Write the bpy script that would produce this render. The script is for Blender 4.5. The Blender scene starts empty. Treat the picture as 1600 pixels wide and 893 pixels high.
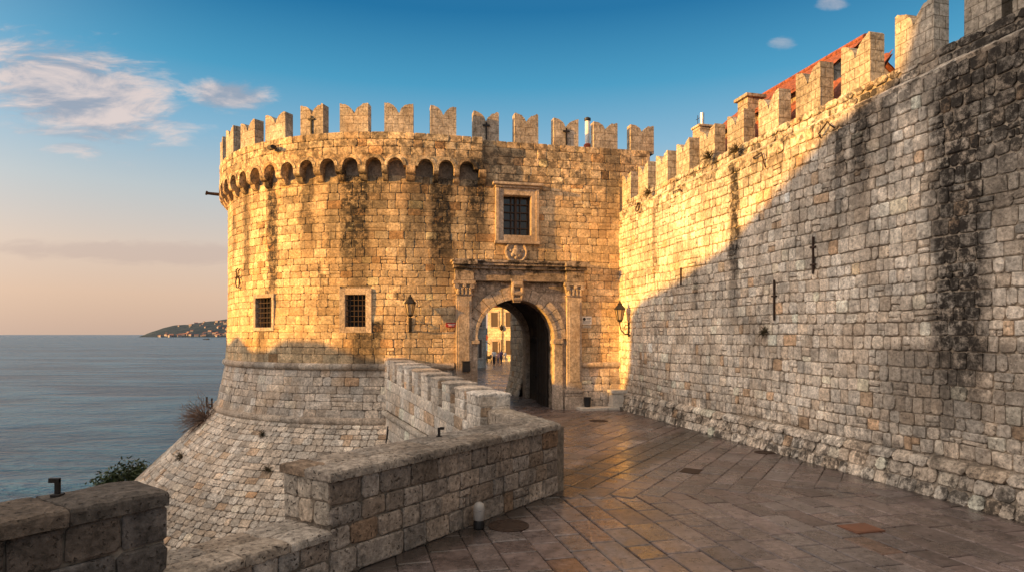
import bpy, math, random
from mathutils import Vector, Matrix, noise as mnoise
R = random.Random(7)
sc = bpy.context.scene
col_ = sc.collection
CAMZ = 3.5; F = 1000.0; HX, HY = 800.0, 522.0
SUN_AZ = 66.0; SUN_EL = 10.0
SUNDIR = Vector((-math.sin(math.radians(SUN_AZ))*math.cos(math.radians(SUN_EL)), -math.cos(math.radians(SUN_AZ))*math.cos(math.radians(SUN_EL)), math.sin(math.radians(SUN_EL))))

# ------------------------------------------------------------------ node helpers
class NT:
    def __init__(s, tree): s.t = tree
    def n(s, typ, ins=None, **props):
        nd = s.t.nodes.new(typ)
        for k, v in props.items(): setattr(nd, k, v)
        for k, v in (ins or {}).items(): s.put(nd.inputs[k], v)
        return nd
    def put(s, sock, v):
        if isinstance(v, bpy.types.NodeSocket): s.t.links.new(v, sock)
        else: sock.default_value = v
    def math(s, op, a, b=0.0, c=None, clamp=False):
        nd = s.n('ShaderNodeMath', operation=op, use_clamp=clamp)
        s.put(nd.inputs[0], a); s.put(nd.inputs[1], b)
        if c is not None: s.put(nd.inputs[2], c)
        return nd.outputs[0]
    def mix(s, f, a, b, blend='MIX'):
        nd = s.n('ShaderNodeMix', data_type='RGBA', blend_type=blend)
        for i, v in ((0, f), (6, a), (7, b)):
            if isinstance(v, tuple) and len(v) == 3: v = v + (1.0,)
            s.put(nd.inputs[i], v)
        return nd.outputs[2]
    def rng(s, v, a, b, c=0.0, d=1.0, smooth=True):
        nd = s.n('ShaderNodeMapRange', interpolation_type='SMOOTHSTEP' if smooth else 'LINEAR')
        for i, x in enumerate((v, a, b, c, d)): s.put(nd.inputs[i], x)
        return nd.outputs[0]
    def noise(s, vec, scale, detail=4.0, rough=.55, dist=0.0):
        nd = s.n('ShaderNodeTexNoise', {'Scale': scale, 'Detail': detail, 'Roughness': rough, 'Distortion': dist})
        if vec is not None: s.put(nd.inputs['Vector'], vec)
        return nd.outputs[0]
    def xyz(s, x, y, z=0.0):
        nd = s.n('ShaderNodeCombineXYZ')
        for i, v in enumerate((x, y, z)): s.put(nd.inputs[i], v)
        return nd.outputs[0]
    def sep(s, v):
        nd = s.n('ShaderNodeSeparateXYZ', {0: v}); return nd.outputs
    def grey(s, v):
        nd = s.n('ShaderNodeCombineColor')
        for i in range(3): s.put(nd.inputs[i], v)
        return nd.outputs[0]

def new_mat(name):
    m = bpy.data.materials.new(name); m.use_nodes = True
    m.node_tree.nodes.clear()
    g = NT(m.node_tree)
    out = g.n('ShaderNodeOutputMaterial'); b = g.n('ShaderNodeBsdfPrincipled')
    g.t.links.new(b.outputs[0], out.inputs[0])
    return m, g, b

def stone_mat(name, base=None, streaks=(), joints=None, stain=.6, warm=.25, rough=.88, pits=.6, gain=1.0, bump=.5, topgrime=None, lowgrime=None):
    m, g, b = new_mat(name)
    pos = g.n('ShaderNodeNewGeometry').outputs['Position']
    at = g.n('ShaderNodeAttribute', attribute_name='suv')
    su = g.sep(at.outputs['Vector'])
    if base is None:
        ca = g.n('ShaderNodeAttribute', attribute_name='col'); c = ca.outputs['Color']
    else:
        oi = g.n('ShaderNodeObjectInfo').outputs['Random']
        c = g.mix(g.math('MULTIPLY', oi, .5), tuple(base), tuple(x*.78 for x in base))
    big = g.noise(pos, 1.1, 5, .6); fine = g.noise(pos, 11, 9, .72); med = g.noise(pos, 4.2, 6, .65)
    k = g.math('MULTIPLY', g.rng(big, .3, .7, .80*gain, 1.16*gain), g.rng(fine, .28, .72, .50, 1.38))
    k = g.math('MULTIPLY', k, g.rng(med, .3, .7, .74, 1.18))
    k = g.math('MULTIPLY', k, g.rng(g.noise(pos, .28, 4, .6), .34, .66, .78, 1.2))
    c = g.mix(1.0, c, g.grey(k), 'MULTIPLY')
    wn = g.noise(pos, .75, 5, .6, .4)
    c = g.mix(g.rng(wn, .48, .72, 0, warm), c, (.40, .25, .13))
    h = g.math('ADD', g.math('MULTIPLY', fine, .8), g.math('MULTIPLY', med, .7))
    if joints:
        jw, jh, jm = joints
        wob = g.noise(pos, 3.0, 2)
        vx = g.xyz(g.math('ADD', su[0], g.math('MULTIPLY', wob, .05)), g.math('ADD', su[1], g.math('MULTIPLY', wob, .03)))
        br = g.n('ShaderNodeTexBrick', {'Vector': vx, 'Scale': 1.0, 'Mortar Size': jm, 'Mortar Smooth': .3, 'Brick Width': jw, 'Row Height': jh,
                  'Color1': (1, 1, 1, 1), 'Color2': (.80, .79, .77, 1), 'Mortar': (.5, .47, .43, 1), 'Bias': -.2})
        c = g.mix(1.0, c, br.outputs['Color'], 'MULTIPLY')
        h = g.math('SUBTRACT', h, g.math('MULTIPLY', br.outputs['Fac'], 1.2))
    pn = g.noise(pos, 17, 3, .6)
    pm = g.rng(pn, .60, .68, 0, 1)
    c = g.mix(g.math('MULTIPLY', pm, pits), c, (.07, .055, .042))
    h = g.math('SUBTRACT', h, g.math('MULTIPLY', pm, .6))
    # dark weathering: drip streaks + explicit streaks
    sv = g.xyz(g.math('MULTIPLY', su[0], 1.3), g.math('MULTIPLY', su[1], .10))
    st = g.rng(g.noise(sv, 1.0, 5, .62), .54, .70)
    spl = g.rng(g.noise(pos, 2.3, 7, .7), .46, .62)
    d = g.math('MULTIPLY', g.math('MULTIPLY', st, spl), stain)
    pat = g.rng(g.noise(pos, .55, 8, .74), .60, .70)
    d = g.math('MAXIMUM', d, g.math('MULTIPLY', pat, stain*.8))
    if streaks:
        wv = g.math('MULTIPLY', g.math('SUBTRACT', g.noise(pos, 1.7, 9, .78), .5), 1.25)
        brk = g.rng(g.noise(pos, 4.2, 9, .8), .36, .54, .30, 1)
        uu = g.math('ADD', su[0], wv)
        for (u0, w, zt, zb, s) in streaks:
            a = g.math('ABSOLUTE', g.math('SUBTRACT', uu, u0))
            mk = g.rng(a, w*.45, w*1.1, 1, 0)
            mk = g.math('MULTIPLY', mk, g.rng(g.math('ADD', su[1], g.math('MULTIPLY', wv, 2.2)), zb-.5, zb+3.2))
            mk = g.math('MULTIPLY', mk, g.rng(su[1], zt, zt+.25, 1, 0))
            d = g.math('MAXIMUM', d, g.math('MULTIPLY', g.math('MULTIPLY', mk, s), brk))
    for gr in (topgrime, lowgrime):
        if gr:
            z0, z1, s = gr
            tz = g.math('ADD', su[1], g.math('MULTIPLY', g.math('SUBTRACT', med, .5), 1.6))
            d = g.math('MAXIMUM', d, g.math('MULTIPLY', g.math('MULTIPLY', g.rng(tz, z0, z1), s), g.rng(g.noise(pos, 2.7, 8, .75), .45, .58)))
    c = g.mix(d, c, g.mix(fine, (.009, .008, .007), (.055, .046, .038)))
    b.inputs['Roughness'].default_value = rough
    b.inputs['Specular IOR Level'].default_value = .25
    g.put(b.inputs['Base Color'], c)
    bp = g.n('ShaderNodeBump', {'Strength': bump, 'Distance': .05, 'Height': h})
    g.put(b.inputs['Normal'], bp.outputs[0])
    return m

def plain_mat(name, rgb, rough=.5, metal=0.0, var=.25, nscale=8, bump=.15, spec=.4):
    m, g, b = new_mat(name)
    pos = g.n('ShaderNodeNewGeometry').outputs['Position']
    n1 = g.noise(pos, nscale, 6, .65)
    c = g.mix(1.0, tuple(rgb), g.grey(g.rng(n1, .3, .7, 1-var, 1+var)), 'MULTIPLY')
    g.put(b.inputs['Base Color'], c)
    g.put(b.inputs['Roughness'], g.rng(n1, .3, .7, max(.05, rough-.1), min(1, rough+.1)))
    b.inputs['Metallic'].default_value = metal
    b.inputs['Specular IOR Level'].default_value = spec
    bp = g.n('ShaderNodeBump', {'Strength': bump, 'Distance': .02, 'Height': n1})
    g.put(b.inputs['Normal'], bp.outputs[0])
    return m

# ------------------------------------------------------------------ mesh builder
class MB:
    def __init__(s): s.v = []; s.f = []; s.c = []; s.s = []; s.m = []
    def add(s, vs, fs, c=(.5, .45, .38, .5), suv=None, mi=0):
        o = len(s.v)
        s.v += [tuple(p) for p in vs]
        s.f += [tuple(o+i for i in f) for f in fs]
        s.m += [mi]*len(fs)
        if len(c) == 3: c = tuple(c)+(.5,)
        s.c += [c]*len(vs)
        s.s += suv if suv else [(p[0]+p[1], p[2], 0) for p in vs]
    def box(s, fr, u0, u1, d0, d1, z0, z1, c=(.5, .45, .38, .5), mi=0):
        P = [(u, d, z) for u in (u0, u1) for d in (d0, d1) for z in (z0, z1)]
        s.add([fr(*p) for p in P], [(0, 1, 3, 2), (4, 6, 7, 5), (0, 4, 5, 1), (2, 3, 7, 6), (0, 2, 6, 4), (1, 5, 7, 3)], c, [(p[0]+p[1], p[2], 0) for p in P], mi)
    def prism(s, fr, prof, a0, a1, axis='d', c=(.5, .45, .38, .5), mi=0):
        """prof: list of 2-D points; extruded along the third axis from a0 to a1"""
        n = len(prof)
        def mk(p, a):
            if axis == 'd': return (p[0], a, p[1])      # prof in (u,z)
            if axis == 'u': return (a, p[0], p[1])      # prof in (d,z)
            return (p[0], p[1], a)                      # prof in (u,d)
        P = [mk(p, a0) for p in prof]+[mk(p, a1) for p in prof]
        fs = [tuple(range(n))[::-1], tuple(range(n, 2*n))]+[(i, (i+1) % n, n+(i+1) % n, n+i) for i in range(n)]
        s.add([fr(*p) for p in P], fs, c, [(p[0]+p[1], p[2], 0) for p in P], mi)
    def tube(s, pts, r, n=8, c=(.5, .45, .38, .5), mi=0, caps=True):
        pts = [Vector(p) for p in pts]; rs = r if isinstance(r, (list, tuple)) else [r]*len(pts)
        vs = []; prev = None
        for i, p in enumerate(pts):
            t = (pts[min(i+1, len(pts)-1)]-pts[max(i-1, 0)])
            t = t.normalized() if t.length > 1e-9 else Vector((0, 0, 1))
            if prev is None:
                a = Vector((0, 0, 1)) if abs(t.z) < .9 else Vector((1, 0, 0))
                x = t.cross(a).normalized()
            else:
                x = (prev-t*prev.dot(t)).normalized()
            prev = x; y = t.cross(x)
            vs += [p+(x*math.cos(2*math.pi*k/n)+y*math.sin(2*math.pi*k/n))*rs[i] for k in range(n)]
        fs = [(i*n+k, i*n+(k+1) % n, (i+1)*n+(k+1) % n, (i+1)*n+k) for i in range(len(pts)-1) for k in range(n)]
        if caps: fs += [tuple(range(n))[::-1], tuple(range((len(pts)-1)*n, len(pts)*n))]
        s.add(vs, fs, c, None, mi)
    def lathe(s, prof, n=16, cen=(0, 0, 0), c=(.5, .45, .38, .5), mi=0, M=None):
        vs = []
        for (r, z) in prof:
            for k in range(n):
                a = 2*math.pi*k/n
                p = Vector((r*math.cos(a), r*math.sin(a), z))
                if M: p = M @ p
                vs.append(p+Vector(cen))
        m = len(prof)
        fs = [(i*n+k, i*n+(k+1) % n, (i+1)*n+(k+1) % n, (i+1)*n+k) for i in range(m-1) for k in range(n)]
        fs += [tuple(range(n))[::-1], tuple(range((m-1)*n, m*n))]
        s.add(vs, fs, c, None, mi)
    def sheet(s, S, us, zs, holes=(), d=0.0, c=(.5, .45, .38, .5)):
        us = sorted(set(us)); zs = sorted(set(zs)); nu = len(us)
        P = [(u, z) for z in zs for u in us]
        fs = []
        for j in range(len(zs)-1):
            for i in range(nu-1):
                cu, cz = (us[i]+us[i+1])/2, (zs[j]+zs[j+1])/2
                if any(a < cu < b and e < cz < f for a, b, e, f in holes): continue
                fs.append((j*nu+i, j*nu+i+1, (j+1)*nu+i+1, (j+1)*nu+i))
        s.add([S(u, z, d) for u, z in P], fs, c, [(u, z, 0) for u, z in P])
    def build(s, name, mat, parent=None, bevel=0.0, smooth=False, loc=None):
        me = bpy.data.meshes.new(name); me.from_pydata(s.v, [], s.f)
        a = me.attributes.new('col', 'FLOAT_COLOR', 'POINT'); a.data.foreach_set('color', [x for c in s.c for x in c])
        a = me.attributes.new('suv', 'FLOAT_VECTOR', 'POINT'); a.data.foreach_set('vector', [x for c in s.s for x in c])
        mats = mat if isinstance(mat, (list, tuple)) else [mat]
        for mm in mats: me.materials.append(mm)
        if len(mats) > 1: me.polygons.foreach_set('material_index', s.m)
        if smooth: me.polygons.foreach_set('use_smooth', [True]*len(me.polygons))
        me.validate(); me.update()
        o = bpy.data.objects.new(name, me); col_.objects.link(o)
        if parent is not None: attach(o, parent)
        if loc is not None: o.location = loc
        if bevel:
            md = o.modifiers.new('bevel', 'BEVEL'); md.width = bevel; md.segments = 2; md.limit_method = 'ANGLE'; md.angle_limit = math.radians(40)
        return o

def mw(o):
    """world matrix without a depsgraph update"""
    m = o.matrix_basis.copy()
    if o.parent: m = mw(o.parent) @ o.matrix_parent_inverse @ m
    return m
def attach(o, parent, local=False):
    o.parent = parent
    if not local: o.matrix_parent_inverse = mw(parent).inverted()
def tag(o, label=None, cat=None, group=None, kind=None):
    if label: o['label'] = label
    if cat: o['category'] = cat
    if group: o['group'] = group
    if kind: o['kind'] = kind
    return o
def thing(name, loc, label, cat, group=None, M=None):
    o = bpy.data.objects.new(name, None); col_.objects.link(o)
    o.empty_display_size = .2
    if M is not None: o.matrix_basis = M
    else: o.location = loc
    return tag(o, label, cat, group)
def copy_tree(o, parent=None):
    c = o.copy(); col_.objects.link(c)
    if parent is not None: c.parent = parent
    for ch in list(o.children): copy_tree(ch, c)
    return c
def frame(origin, ux, uy):
    """local frame: x along ux, y along uy (outward), z up"""
    M = Matrix.Identity(4)
    ux = Vector(ux).normalized(); uy = Vector(uy).normalized()
    for i in range(3):
        M[i][0] = ux[i]; M[i][1] = uy[i]; M[i][2] = (0, 0, 1)[i]; M[i][3] = origin[i]
    return M
loc_fr = lambda u, d, z: Vector((u, d, z))

# ------------------------------------------------------------------ masonry: real blocks
def masonry(mb, S, u0, u1, z0, z1, rowh, bw, gap=.014, holes=(), jit=.012, rnd=.04, colf=None, thick=.07, pillow=.012, wob=.008, wander=0.0, split=0.0, keep=None):
    S0 = S
    if wander: S = lambda u, z, d: S0(u, z+wander*mnoise.noise(Vector((u*.22, z*.3, 4.2)))+wander*.5*mnoise.noise(Vector((u*.7, z*.5, 9.1))), d)
    rows = []; z = z0
    while z < z1-1e-4:
        h = R.uniform(*rowh); rows.append(h); z += h
    k = (z1-z0)/sum(rows); rows = [h*k for h in rows]
    z = z0
    for h in rows:
        za, zb = z, z+h; z = zb
        ivs = [(u0, u1)]
        for (a, b, e, f) in holes:
            if min(zb, f)-max(za, e) > .35*h:
                nx = []
                for (p, q) in ivs:
                    if b <= p or a >= q: nx.append((p, q)); continue
                    if a-p > .08: nx.append((p, a))
                    if q-b > .08: nx.append((b, q))
                ivs = nx
        for (p, q) in ivs:
            ws = []; t = p
            while t < q-1e-4:
                w = R.uniform(*bw)
                if R.random() < .12: w *= 1.5
                ws.append(w); t += w
            kk = (q-p)/sum(ws); t = p
            for w in ws:
                w *= kk; a, b = t, t+w; t = b
                if keep and not keep(a, b, za, zb): continue
                if split and R.random() < split:
                    zm = za+(zb-za)*R.uniform(.35, .6)
                    block(mb, S, a, b, zm, zb, gap, jit, rnd*.7, colf(a, za), thick, pillow, wob)
                    if R.random() < .5:
                        um = a+(b-a)*R.uniform(.35, .65)
                        block(mb, S, a, um, za, zm, gap, jit, rnd*.7, colf(a, za), thick, pillow, wob); block(mb, S, um, b, za, zm, gap, jit, rnd*.7, colf(a, za), thick, pillow, wob)
                    else: block(mb, S, a, b, za, zm, gap, jit, rnd*.7, colf(a, za), thick, pillow, wob)
                    continue
                block(mb, S, a, b, za, zb, gap, jit, rnd, colf(a, za) if colf else (.5, .45, .38, .5), thick, pillow, wob)

def block(mb, S, a, b, za, zb, gap, jit, rnd, col, thick, pillow, wob):
    g = gap*R.uniform(.6, 1.5)/2
    d = R.uniform(-jit, jit)
    r = min(rnd*R.uniform(.35, 2.1), (b-a)*.3, (zb-za)*.3)
    j = lambda: R.uniform(-wob, wob)
    A, B, C, D = a+g, b-g, za+g, zb-g
    out = [(A+r, C), (B-r, C), (B, C+r), (B, D-r), (B-r, D), (A+r, D), (A, D-r), (A, C+r)]
    out = [(x+j(), y+j()) for x, y in out]
    cx, cz = (A+B)/2, (C+D)/2
    e = .022
    kx, kz = 1-2*e/max(B-A, .08), 1-2*e/max(D-C, .08)
    inn = [(cx+(x-cx)*max(kx, .4), cz+(y-cz)*max(kz, .4)) for x, y in out]
    vs = [S(x, y, -thick) for x, y in out]+[S(x, y, d-.012+j()*.5) for x, y in out]+[S(x, y, d+j()*.8) for x, y in inn]+[S(cx+j()*4, cz+j()*3, d+R.uniform(-.3, 1)*pillow)]
    su = [(x, y, 0) for x, y in out+out+inn]+[(cx, cz, 0)]
    fs = []
    for i in range(8):
        k = (i+1) % 8
        fs += [(i, k, 8+k, 8+i), (8+i, 8+k, 16+k, 16+i), (16+i, 16+k, 24)]
    mb.add(vs, fs, col, su)

def colf(base, var=.16, hue=.05, warm=.1):
    def f(a, z):
        k = 1+R.gauss(0, var)
        k = max(.55, min(1.35, k))
        w = max(-.03, R.gauss(.015, hue*.8))
        c = [base[0]*k*(1+w), base[1]*k, base[2]*k*(1-w)]
        if R.random() < warm: c = [c[0]*.92, c[1]*.76, c[2]*.62]
        if R.random() < .05: c = [c[0]*1.15, c[1]*1.18, c[2]*1.2]
        return (min(.8, c[0]), min(.8, c[1]), min(.8, c[2]), R.random())
    return f

# ------------------------------------------------------------------ the site's geometry
# right-hand curtain wall: vertical plane
WD = Vector((-.25, 1, 0)).normalized(); WN = Vector((-1, -.25, 0)).normalized(); W0 = Vector((12.73, 0, 0))
def SW(u, z, d): return W0+WD*u+WN*(d+wprof(z))+Vector((0, 0, z))
def wprof(z): return .0 if z > .8 else .07+(.8-z)*.30
def Wfr(u, d, z): return W0+WD*u+WN*d+Vector((0, 0, z))
def wall_uz(px, py):
    D = 12.73/((px-550)/1000); return D/WD.y, CAMZ+(HY-py)/1000*D
# tower + gate front: arc for u<0, plane for u>0
FD = Vector((.9756, .2195, 0)).normalized(); FN = Vector((FD.y, -FD.x, 0))
TC = Vector((-6.06, 38.2, 0)); RT = 9.96
def fprof(u, z):
    t = max(0.0, min(1.0, (u+1.5)/1.5))
    k = .2*(1-t)+.07*t
    d = 0.0
    if z < 5: d += (5-max(z, 2.06))*.04*(1-t)
    if z < 2.06: d += (2.06-max(z, -.25))*k
    if z < -.25: d += (-.25-z)*1.02
    return d
def SFraw(u, z, d):
    if u >= 0: return TC+FN*(RT+d)+FD*u+Vector((0, 0, z))
    a = u/RT
    n = FN*math.cos(a)+FD*math.sin(a)
    return TC+n*(RT+d)+Vector((0, 0, z))
def SF(u, z, d): return SFraw(u, z, d+fprof(u, z))
def Ffr(u, d, z): return SFraw(u, z, d)
def front_n(u):
    if u >= 0: return FN, FD
    a = u/RT; return FN*math.cos(a)+FD*math.sin(a), FD*math.cos(a)-FN*math.sin(a)
def u_of(px, d=0.0):
    lo, hi = -13.4, 12.0
    for _ in range(50):
        m = (lo+hi)/2; p = SFraw(m, 0, d)
        if HX+F*p.x/p.y < px: lo = m
        else: hi = m
    return (lo+hi)/2
def z_of(py, u, d=0.0):
    return CAMZ+(HY-py)/F*SFraw(u, 0, d).y
UC = 9.2   # facade u of the corner with the curtain wall

# ------------------------------------------------------------------ materials
def fu(px): return u_of(px)
wst = []
for (px, w, y0, y1, s) in [(1497, .72, 60, 680, 1.0), (1570, .6, -60, 330, .95), (1345, .30, 150, 330, .85), (1310, .22, 210, 330, .8), (1385, .22, 110, 240, .8),
                           (1147, .26, 250, 470, .95), (1022, .14, 320, 470, .6), (1098, .22, 240, 330, .5), (1240, .2, 250, 340, .35), (1528, .25, 260, 420, .7), (1450, .3, 60, 200, .5), (1420, .8, 560, 690, .5), (1590, .5, 560, 700, .6)]:
    u, zt = wall_uz(px, y0); _, zb = wall_uz(px, y1)
    wst.append((u, w*1.15+.05, zt+.2, zb-1.2, min(1, s*1.15)))
fst = []
for (px, w, y0, y1, s) in [(555, .62, 275, 420, 1.0), (520, .22, 300, 420, .5), (590, .3, 285, 340, .6), (425, .22, 290, 470, .75), (690, .4, 290, 420, .75), (745, .38, 265, 370, 1.0), (648, .35, 290, 400, .55),
                           (480, .25, 290, 380, .6), (385, .22, 300, 440, .55), (575, .6, 515, 560, .8), (365, .15, 300, 420, .4), (560, .3, 400, 470, .55), (410, .3, 515, 560, .5), (955, .3, 240, 330, .5)]:
    u = u_of(px); fst.append((u, w*1.4+.1, z_of(y0, u)+.3, z_of(y1, u)-1.7, min(1, s*1.4)))
M_wall = stone_mat('curtain_wall_stone', streaks=wst, stain=.75, warm=.22, topgrime=(7.6, 9.6, .85), lowgrime=(1.9, .1, .85))
M_front = stone_mat('gate_tower_stone', streaks=fst, stain=.95, warm=.45, topgrime=(8.5, 11.0, .7))
M_scarp = stone_mat('scarp_stone', stain=.75, warm=.15, pits=.75)
M_bridge = stone_mat('bridge_stone', stain=.4, warm=.15)
M_near = stone_mat('parapet_stone', stain=.9, warm=.12, bump=1.0, pits=.9)
M_merlon = stone_mat('merlon_stone', base=(.50, .42, .33), joints=(.48, .36, .012), stain=.75, warm=.35)
M_merlon_grey = stone_mat('merlon_grey_stone', base=(.50, .44, .36), joints=(.34, .27, .013), stain=.9, warm=.35)
M_mortar = stone_mat('mortar', base=(.25, .205, .16), stain=.5, warm=.2)
M_mortar_pale = stone_mat('pale_mortar', base=(.40, .34, .27), stain=.6, warm=.2)
M_trim = stone_mat('carved_trim_stone', base=(.52, .42, .33), stain=.5, warm=.45, pits=.4)
M_trim_dark = stone_mat('weathered_cornice_stone', base=(.46, .37, .29), stain=1.0, warm=.3, topgrime=(5.5, 6.6, .95))
M_rough = stone_mat('rubble_ashlar', base=(.36, .31, .26), joints=(.55, .36, .02), stain=.6)
M_tunnel = stone_mat('dark_vault_stone', base=(.07, .058, .048), joints=(.6, .4, .015), stain=.6)  # passage shade partly put into this very low base colour
M_yellow = stone_mat('yellow_house_stone', base=(.72, .60, .40), joints=(.7, .4, .02), stain=.15, warm=.2)
M_greyhouse = stone_mat('grey_house_stone', base=(.42, .38, .33), joints=(.8, .45, .02), stain=.2)
M_iron = plain_mat('wrought_iron', (.022, .018, .016), .6, .3)
M_rust = plain_mat('rusty_iron', (.045, .026, .018), .8, .1)
M_wood = plain_mat('dark_oak', (.028, .019, .013), .6, 0, .4, 5)
M_shutter = plain_mat('dark_shutter_wood', (.05, .03, .02), .7)
M_glass_dark = plain_mat('dark_window_glass', (.012, .012, .013), .12, 0, .3, 3, .05, .6)
M_tile = plain_mat('terracotta_tile', (.22, .068, .036), .85, 0, .6, 9, .5)
M_red = plain_mat('red_sign_paint', (.42, .03, .025), .5)
M_white = plain_mat('white_paint', (.75, .73, .70), .5, 0, .08)
M_whitestone = plain_mat('pale_limestone', (.55, .50, .43), .85, 0, .2, 12, .4)
M_black = plain_mat('black_paint', (.015, .015, .016), .45)
M_steel = plain_mat('steel_pipe', (.55, .55, .55), .35, .8)
M_chimred = plain_mat('red_chimney_clay', (.45, .10, .05), .8)
M_lampw = plain_mat('frosted_lamp_glass', (.40, .37, .34), .35, 0, .1)
M_skin = plain_mat('skin', (.45, .28, .2), .6, 0, .05)
M_hair = plain_mat('dark_hair', (.03, .02, .015), .6)

def glass_mat():
    m, g, b = new_mat('lantern_glass')
    b.inputs['Base Color'].default_value = (.55, .45, .32, 1); b.inputs['Roughness'].default_value = .15
    b.inputs['Transmission Weight'].default_value = .45; b.inputs['Alpha'].default_value = .9
    return m
M_lglass = glass_mat()

def paving_mat():
    m, g, b = new_mat('worn_marble_paving')
    pos = g.n('ShaderNodeNewGeometry').outputs['Position']
    ca = g.n('ShaderNodeAttribute', attribute_name='col')
    big = g.noise(pos, .6, 5, .6); fine = g.noise(pos, 9, 9, .72); med = g.noise(pos, 2.6, 6, .65)
    k = g.math('MULTIPLY', g.rng(big, .3, .7, .7, 1.2), g.rng(fine, .28, .72, .6, 1.3))
    k = g.math('MULTIPLY', k, g.rng(med, .3, .7, .75, 1.2))
    c = g.mix(1.0, ca.outputs['Color'], g.grey(k), 'MULTIPLY')
    pm = g.rng(g.noise(pos, 13, 4, .65), .60, .69)
    c = g.mix(g.math('MULTIPLY', pm, .8), c, (.02, .016, .013))
    dirt = g.rng(g.noise(pos, 1.1, 8, .72), .55, .70)
    c = g.mix(g.math('MULTIPLY', dirt, .55), c, (.045, .036, .03))
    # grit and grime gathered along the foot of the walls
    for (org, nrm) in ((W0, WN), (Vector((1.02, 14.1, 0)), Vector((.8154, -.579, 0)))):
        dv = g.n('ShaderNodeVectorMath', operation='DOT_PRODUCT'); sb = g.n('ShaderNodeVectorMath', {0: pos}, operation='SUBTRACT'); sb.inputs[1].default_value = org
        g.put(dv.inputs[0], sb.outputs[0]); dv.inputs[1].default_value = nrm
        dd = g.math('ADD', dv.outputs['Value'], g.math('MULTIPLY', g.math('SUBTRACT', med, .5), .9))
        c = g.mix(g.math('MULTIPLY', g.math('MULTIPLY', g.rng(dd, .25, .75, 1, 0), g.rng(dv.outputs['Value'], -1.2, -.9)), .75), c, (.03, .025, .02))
    g.put(b.inputs['Base Color'], c)
    ro = g.math('ADD', g.rng(ca.outputs['Alpha'], 0, 1, .19, .36, False), g.rng(med, .3, .7, -.08, .12))
    ro = g.math('ADD', ro, g.math('MULTIPLY', pm, .35))
    g.put(b.inputs['Roughness'], ro)
    b.inputs['Specular IOR Level'].default_value = .55
    h = g.math('SUBTRACT', g.math('ADD', g.math('MULTIPLY', fine, .35), g.math('MULTIPLY', med, .8)), g.math('MULTIPLY', pm, .5))
    bp = g.n('ShaderNodeBump', {'Strength': .28, 'Distance': .02, 'Height': h})
    g.put(b.inputs['Normal'], bp.outputs[0])
    return m
M_pave = paving_mat()
M_joint = plain_mat('paving_joint_dirt', (.035, .028, .023), .9, 0, .4, 6, .4)

def sea_mat():
    m, g, b = new_mat('sea_water')
    pos = g.n('ShaderNodeNewGeometry').outputs['Position']
    p = g.sep(pos)
    v1 = g.xyz(g.math('MULTIPLY', p[0], .30), g.math('MULTIPLY', p[1], .62), 0)
    v2 = g.xyz(g.math('MULTIPLY', p[0], .035), g.math('MULTIPLY', p[1], .11), 3)
    v3 = g.xyz(g.math('MULTIPLY', p[0], .006), g.math('MULTIPLY', p[1], .022), 7)
    n1 = g.noise(v1, 1, 6, .62, .3); n2 = g.noise(v2, 1, 6, .6, .4); n3 = g.noise(v3, 1, 5, .55, .3)
    h = g.math('ADD', g.math('MULTIPLY', n1, 1.5), g.math('MULTIPLY', n2, 5.0))
    h = g.math('ADD', h, g.math('MULTIPLY', n3, 5.0))
    c = g.mix(g.rng(g.math('ADD', g.math('MULTIPLY', n2, .5), g.math('MULTIPLY', n3, .5)), .42, .58), (.006, .045, .105), (.03, .12, .222))
    g.put(b.inputs['Base Color'], c)
    b.inputs['Roughness'].default_value = .22
    b.inputs['IOR'].default_value = 1.33; b.inputs['Specular IOR Level'].default_value = .19
    bp = g.n('ShaderNodeBump', {'Strength': .85, 'Distance': 1.0, 'Height': h})
    g.put(b.inputs['Normal'], bp.outputs[0])
    return m

def leaf_mat(name, c0, c1):
    m, g, b = new_mat(name)
    ca = g.n('ShaderNodeAttribute', attribute_name='col').outputs['Alpha']
    g.put(b.inputs['Base Color'], g.mix(ca, c0, c1))
    b.inputs['Roughness'].default_value = .65
    return m
M_leaf = leaf_mat('evergreen_leaf', (.015, .03, .01), (.05, .08, .025))
M_dry = leaf_mat('dry_twig', (.13, .085, .065), (.30, .21, .16))
M_weed = leaf_mat('weed_leaf', (.03, .03, .012), (.10, .07, .03))

# ------------------------------------------------------------------ sea, land
SEA = -12.0
mb = MB()
n = 96
ring = [(60000*math.cos(2*math.pi*i/n), 60000*math.sin(2*math.pi*i/n), SEA) for i in range(n)]
mb.add(ring+[(0, 0, SEA)], [(i, (i+1) % n, n) for i in range(n)])
tag(mb.build('sea', sea_mat()), kind='structure')
# rocky shore under the walls
mb = MB()
def Gsh(x, y):
    r = -9.5+1.2*mnoise.noise(Vector((x*.12, y*.12, 0)))
    e = max(0, -22-x-(y-30)*.15+3*mnoise.noise(Vector((y*.1, 3, 0))))
    return max(SEA-2, r-e*.5)
xs = [-60+2*i for i in range(66)]; ys = [-90+4*i for i in range(60)]
mb.sheet(lambda x, y, d: Vector((x, y, Gsh(x, y) if x > -60 else SEA-2)), xs, ys)
tag(mb.build('rocky_shore', stone_mat('shore_rock', base=(.22, .19, .16), stain=.4)), kind='structure')

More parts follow.
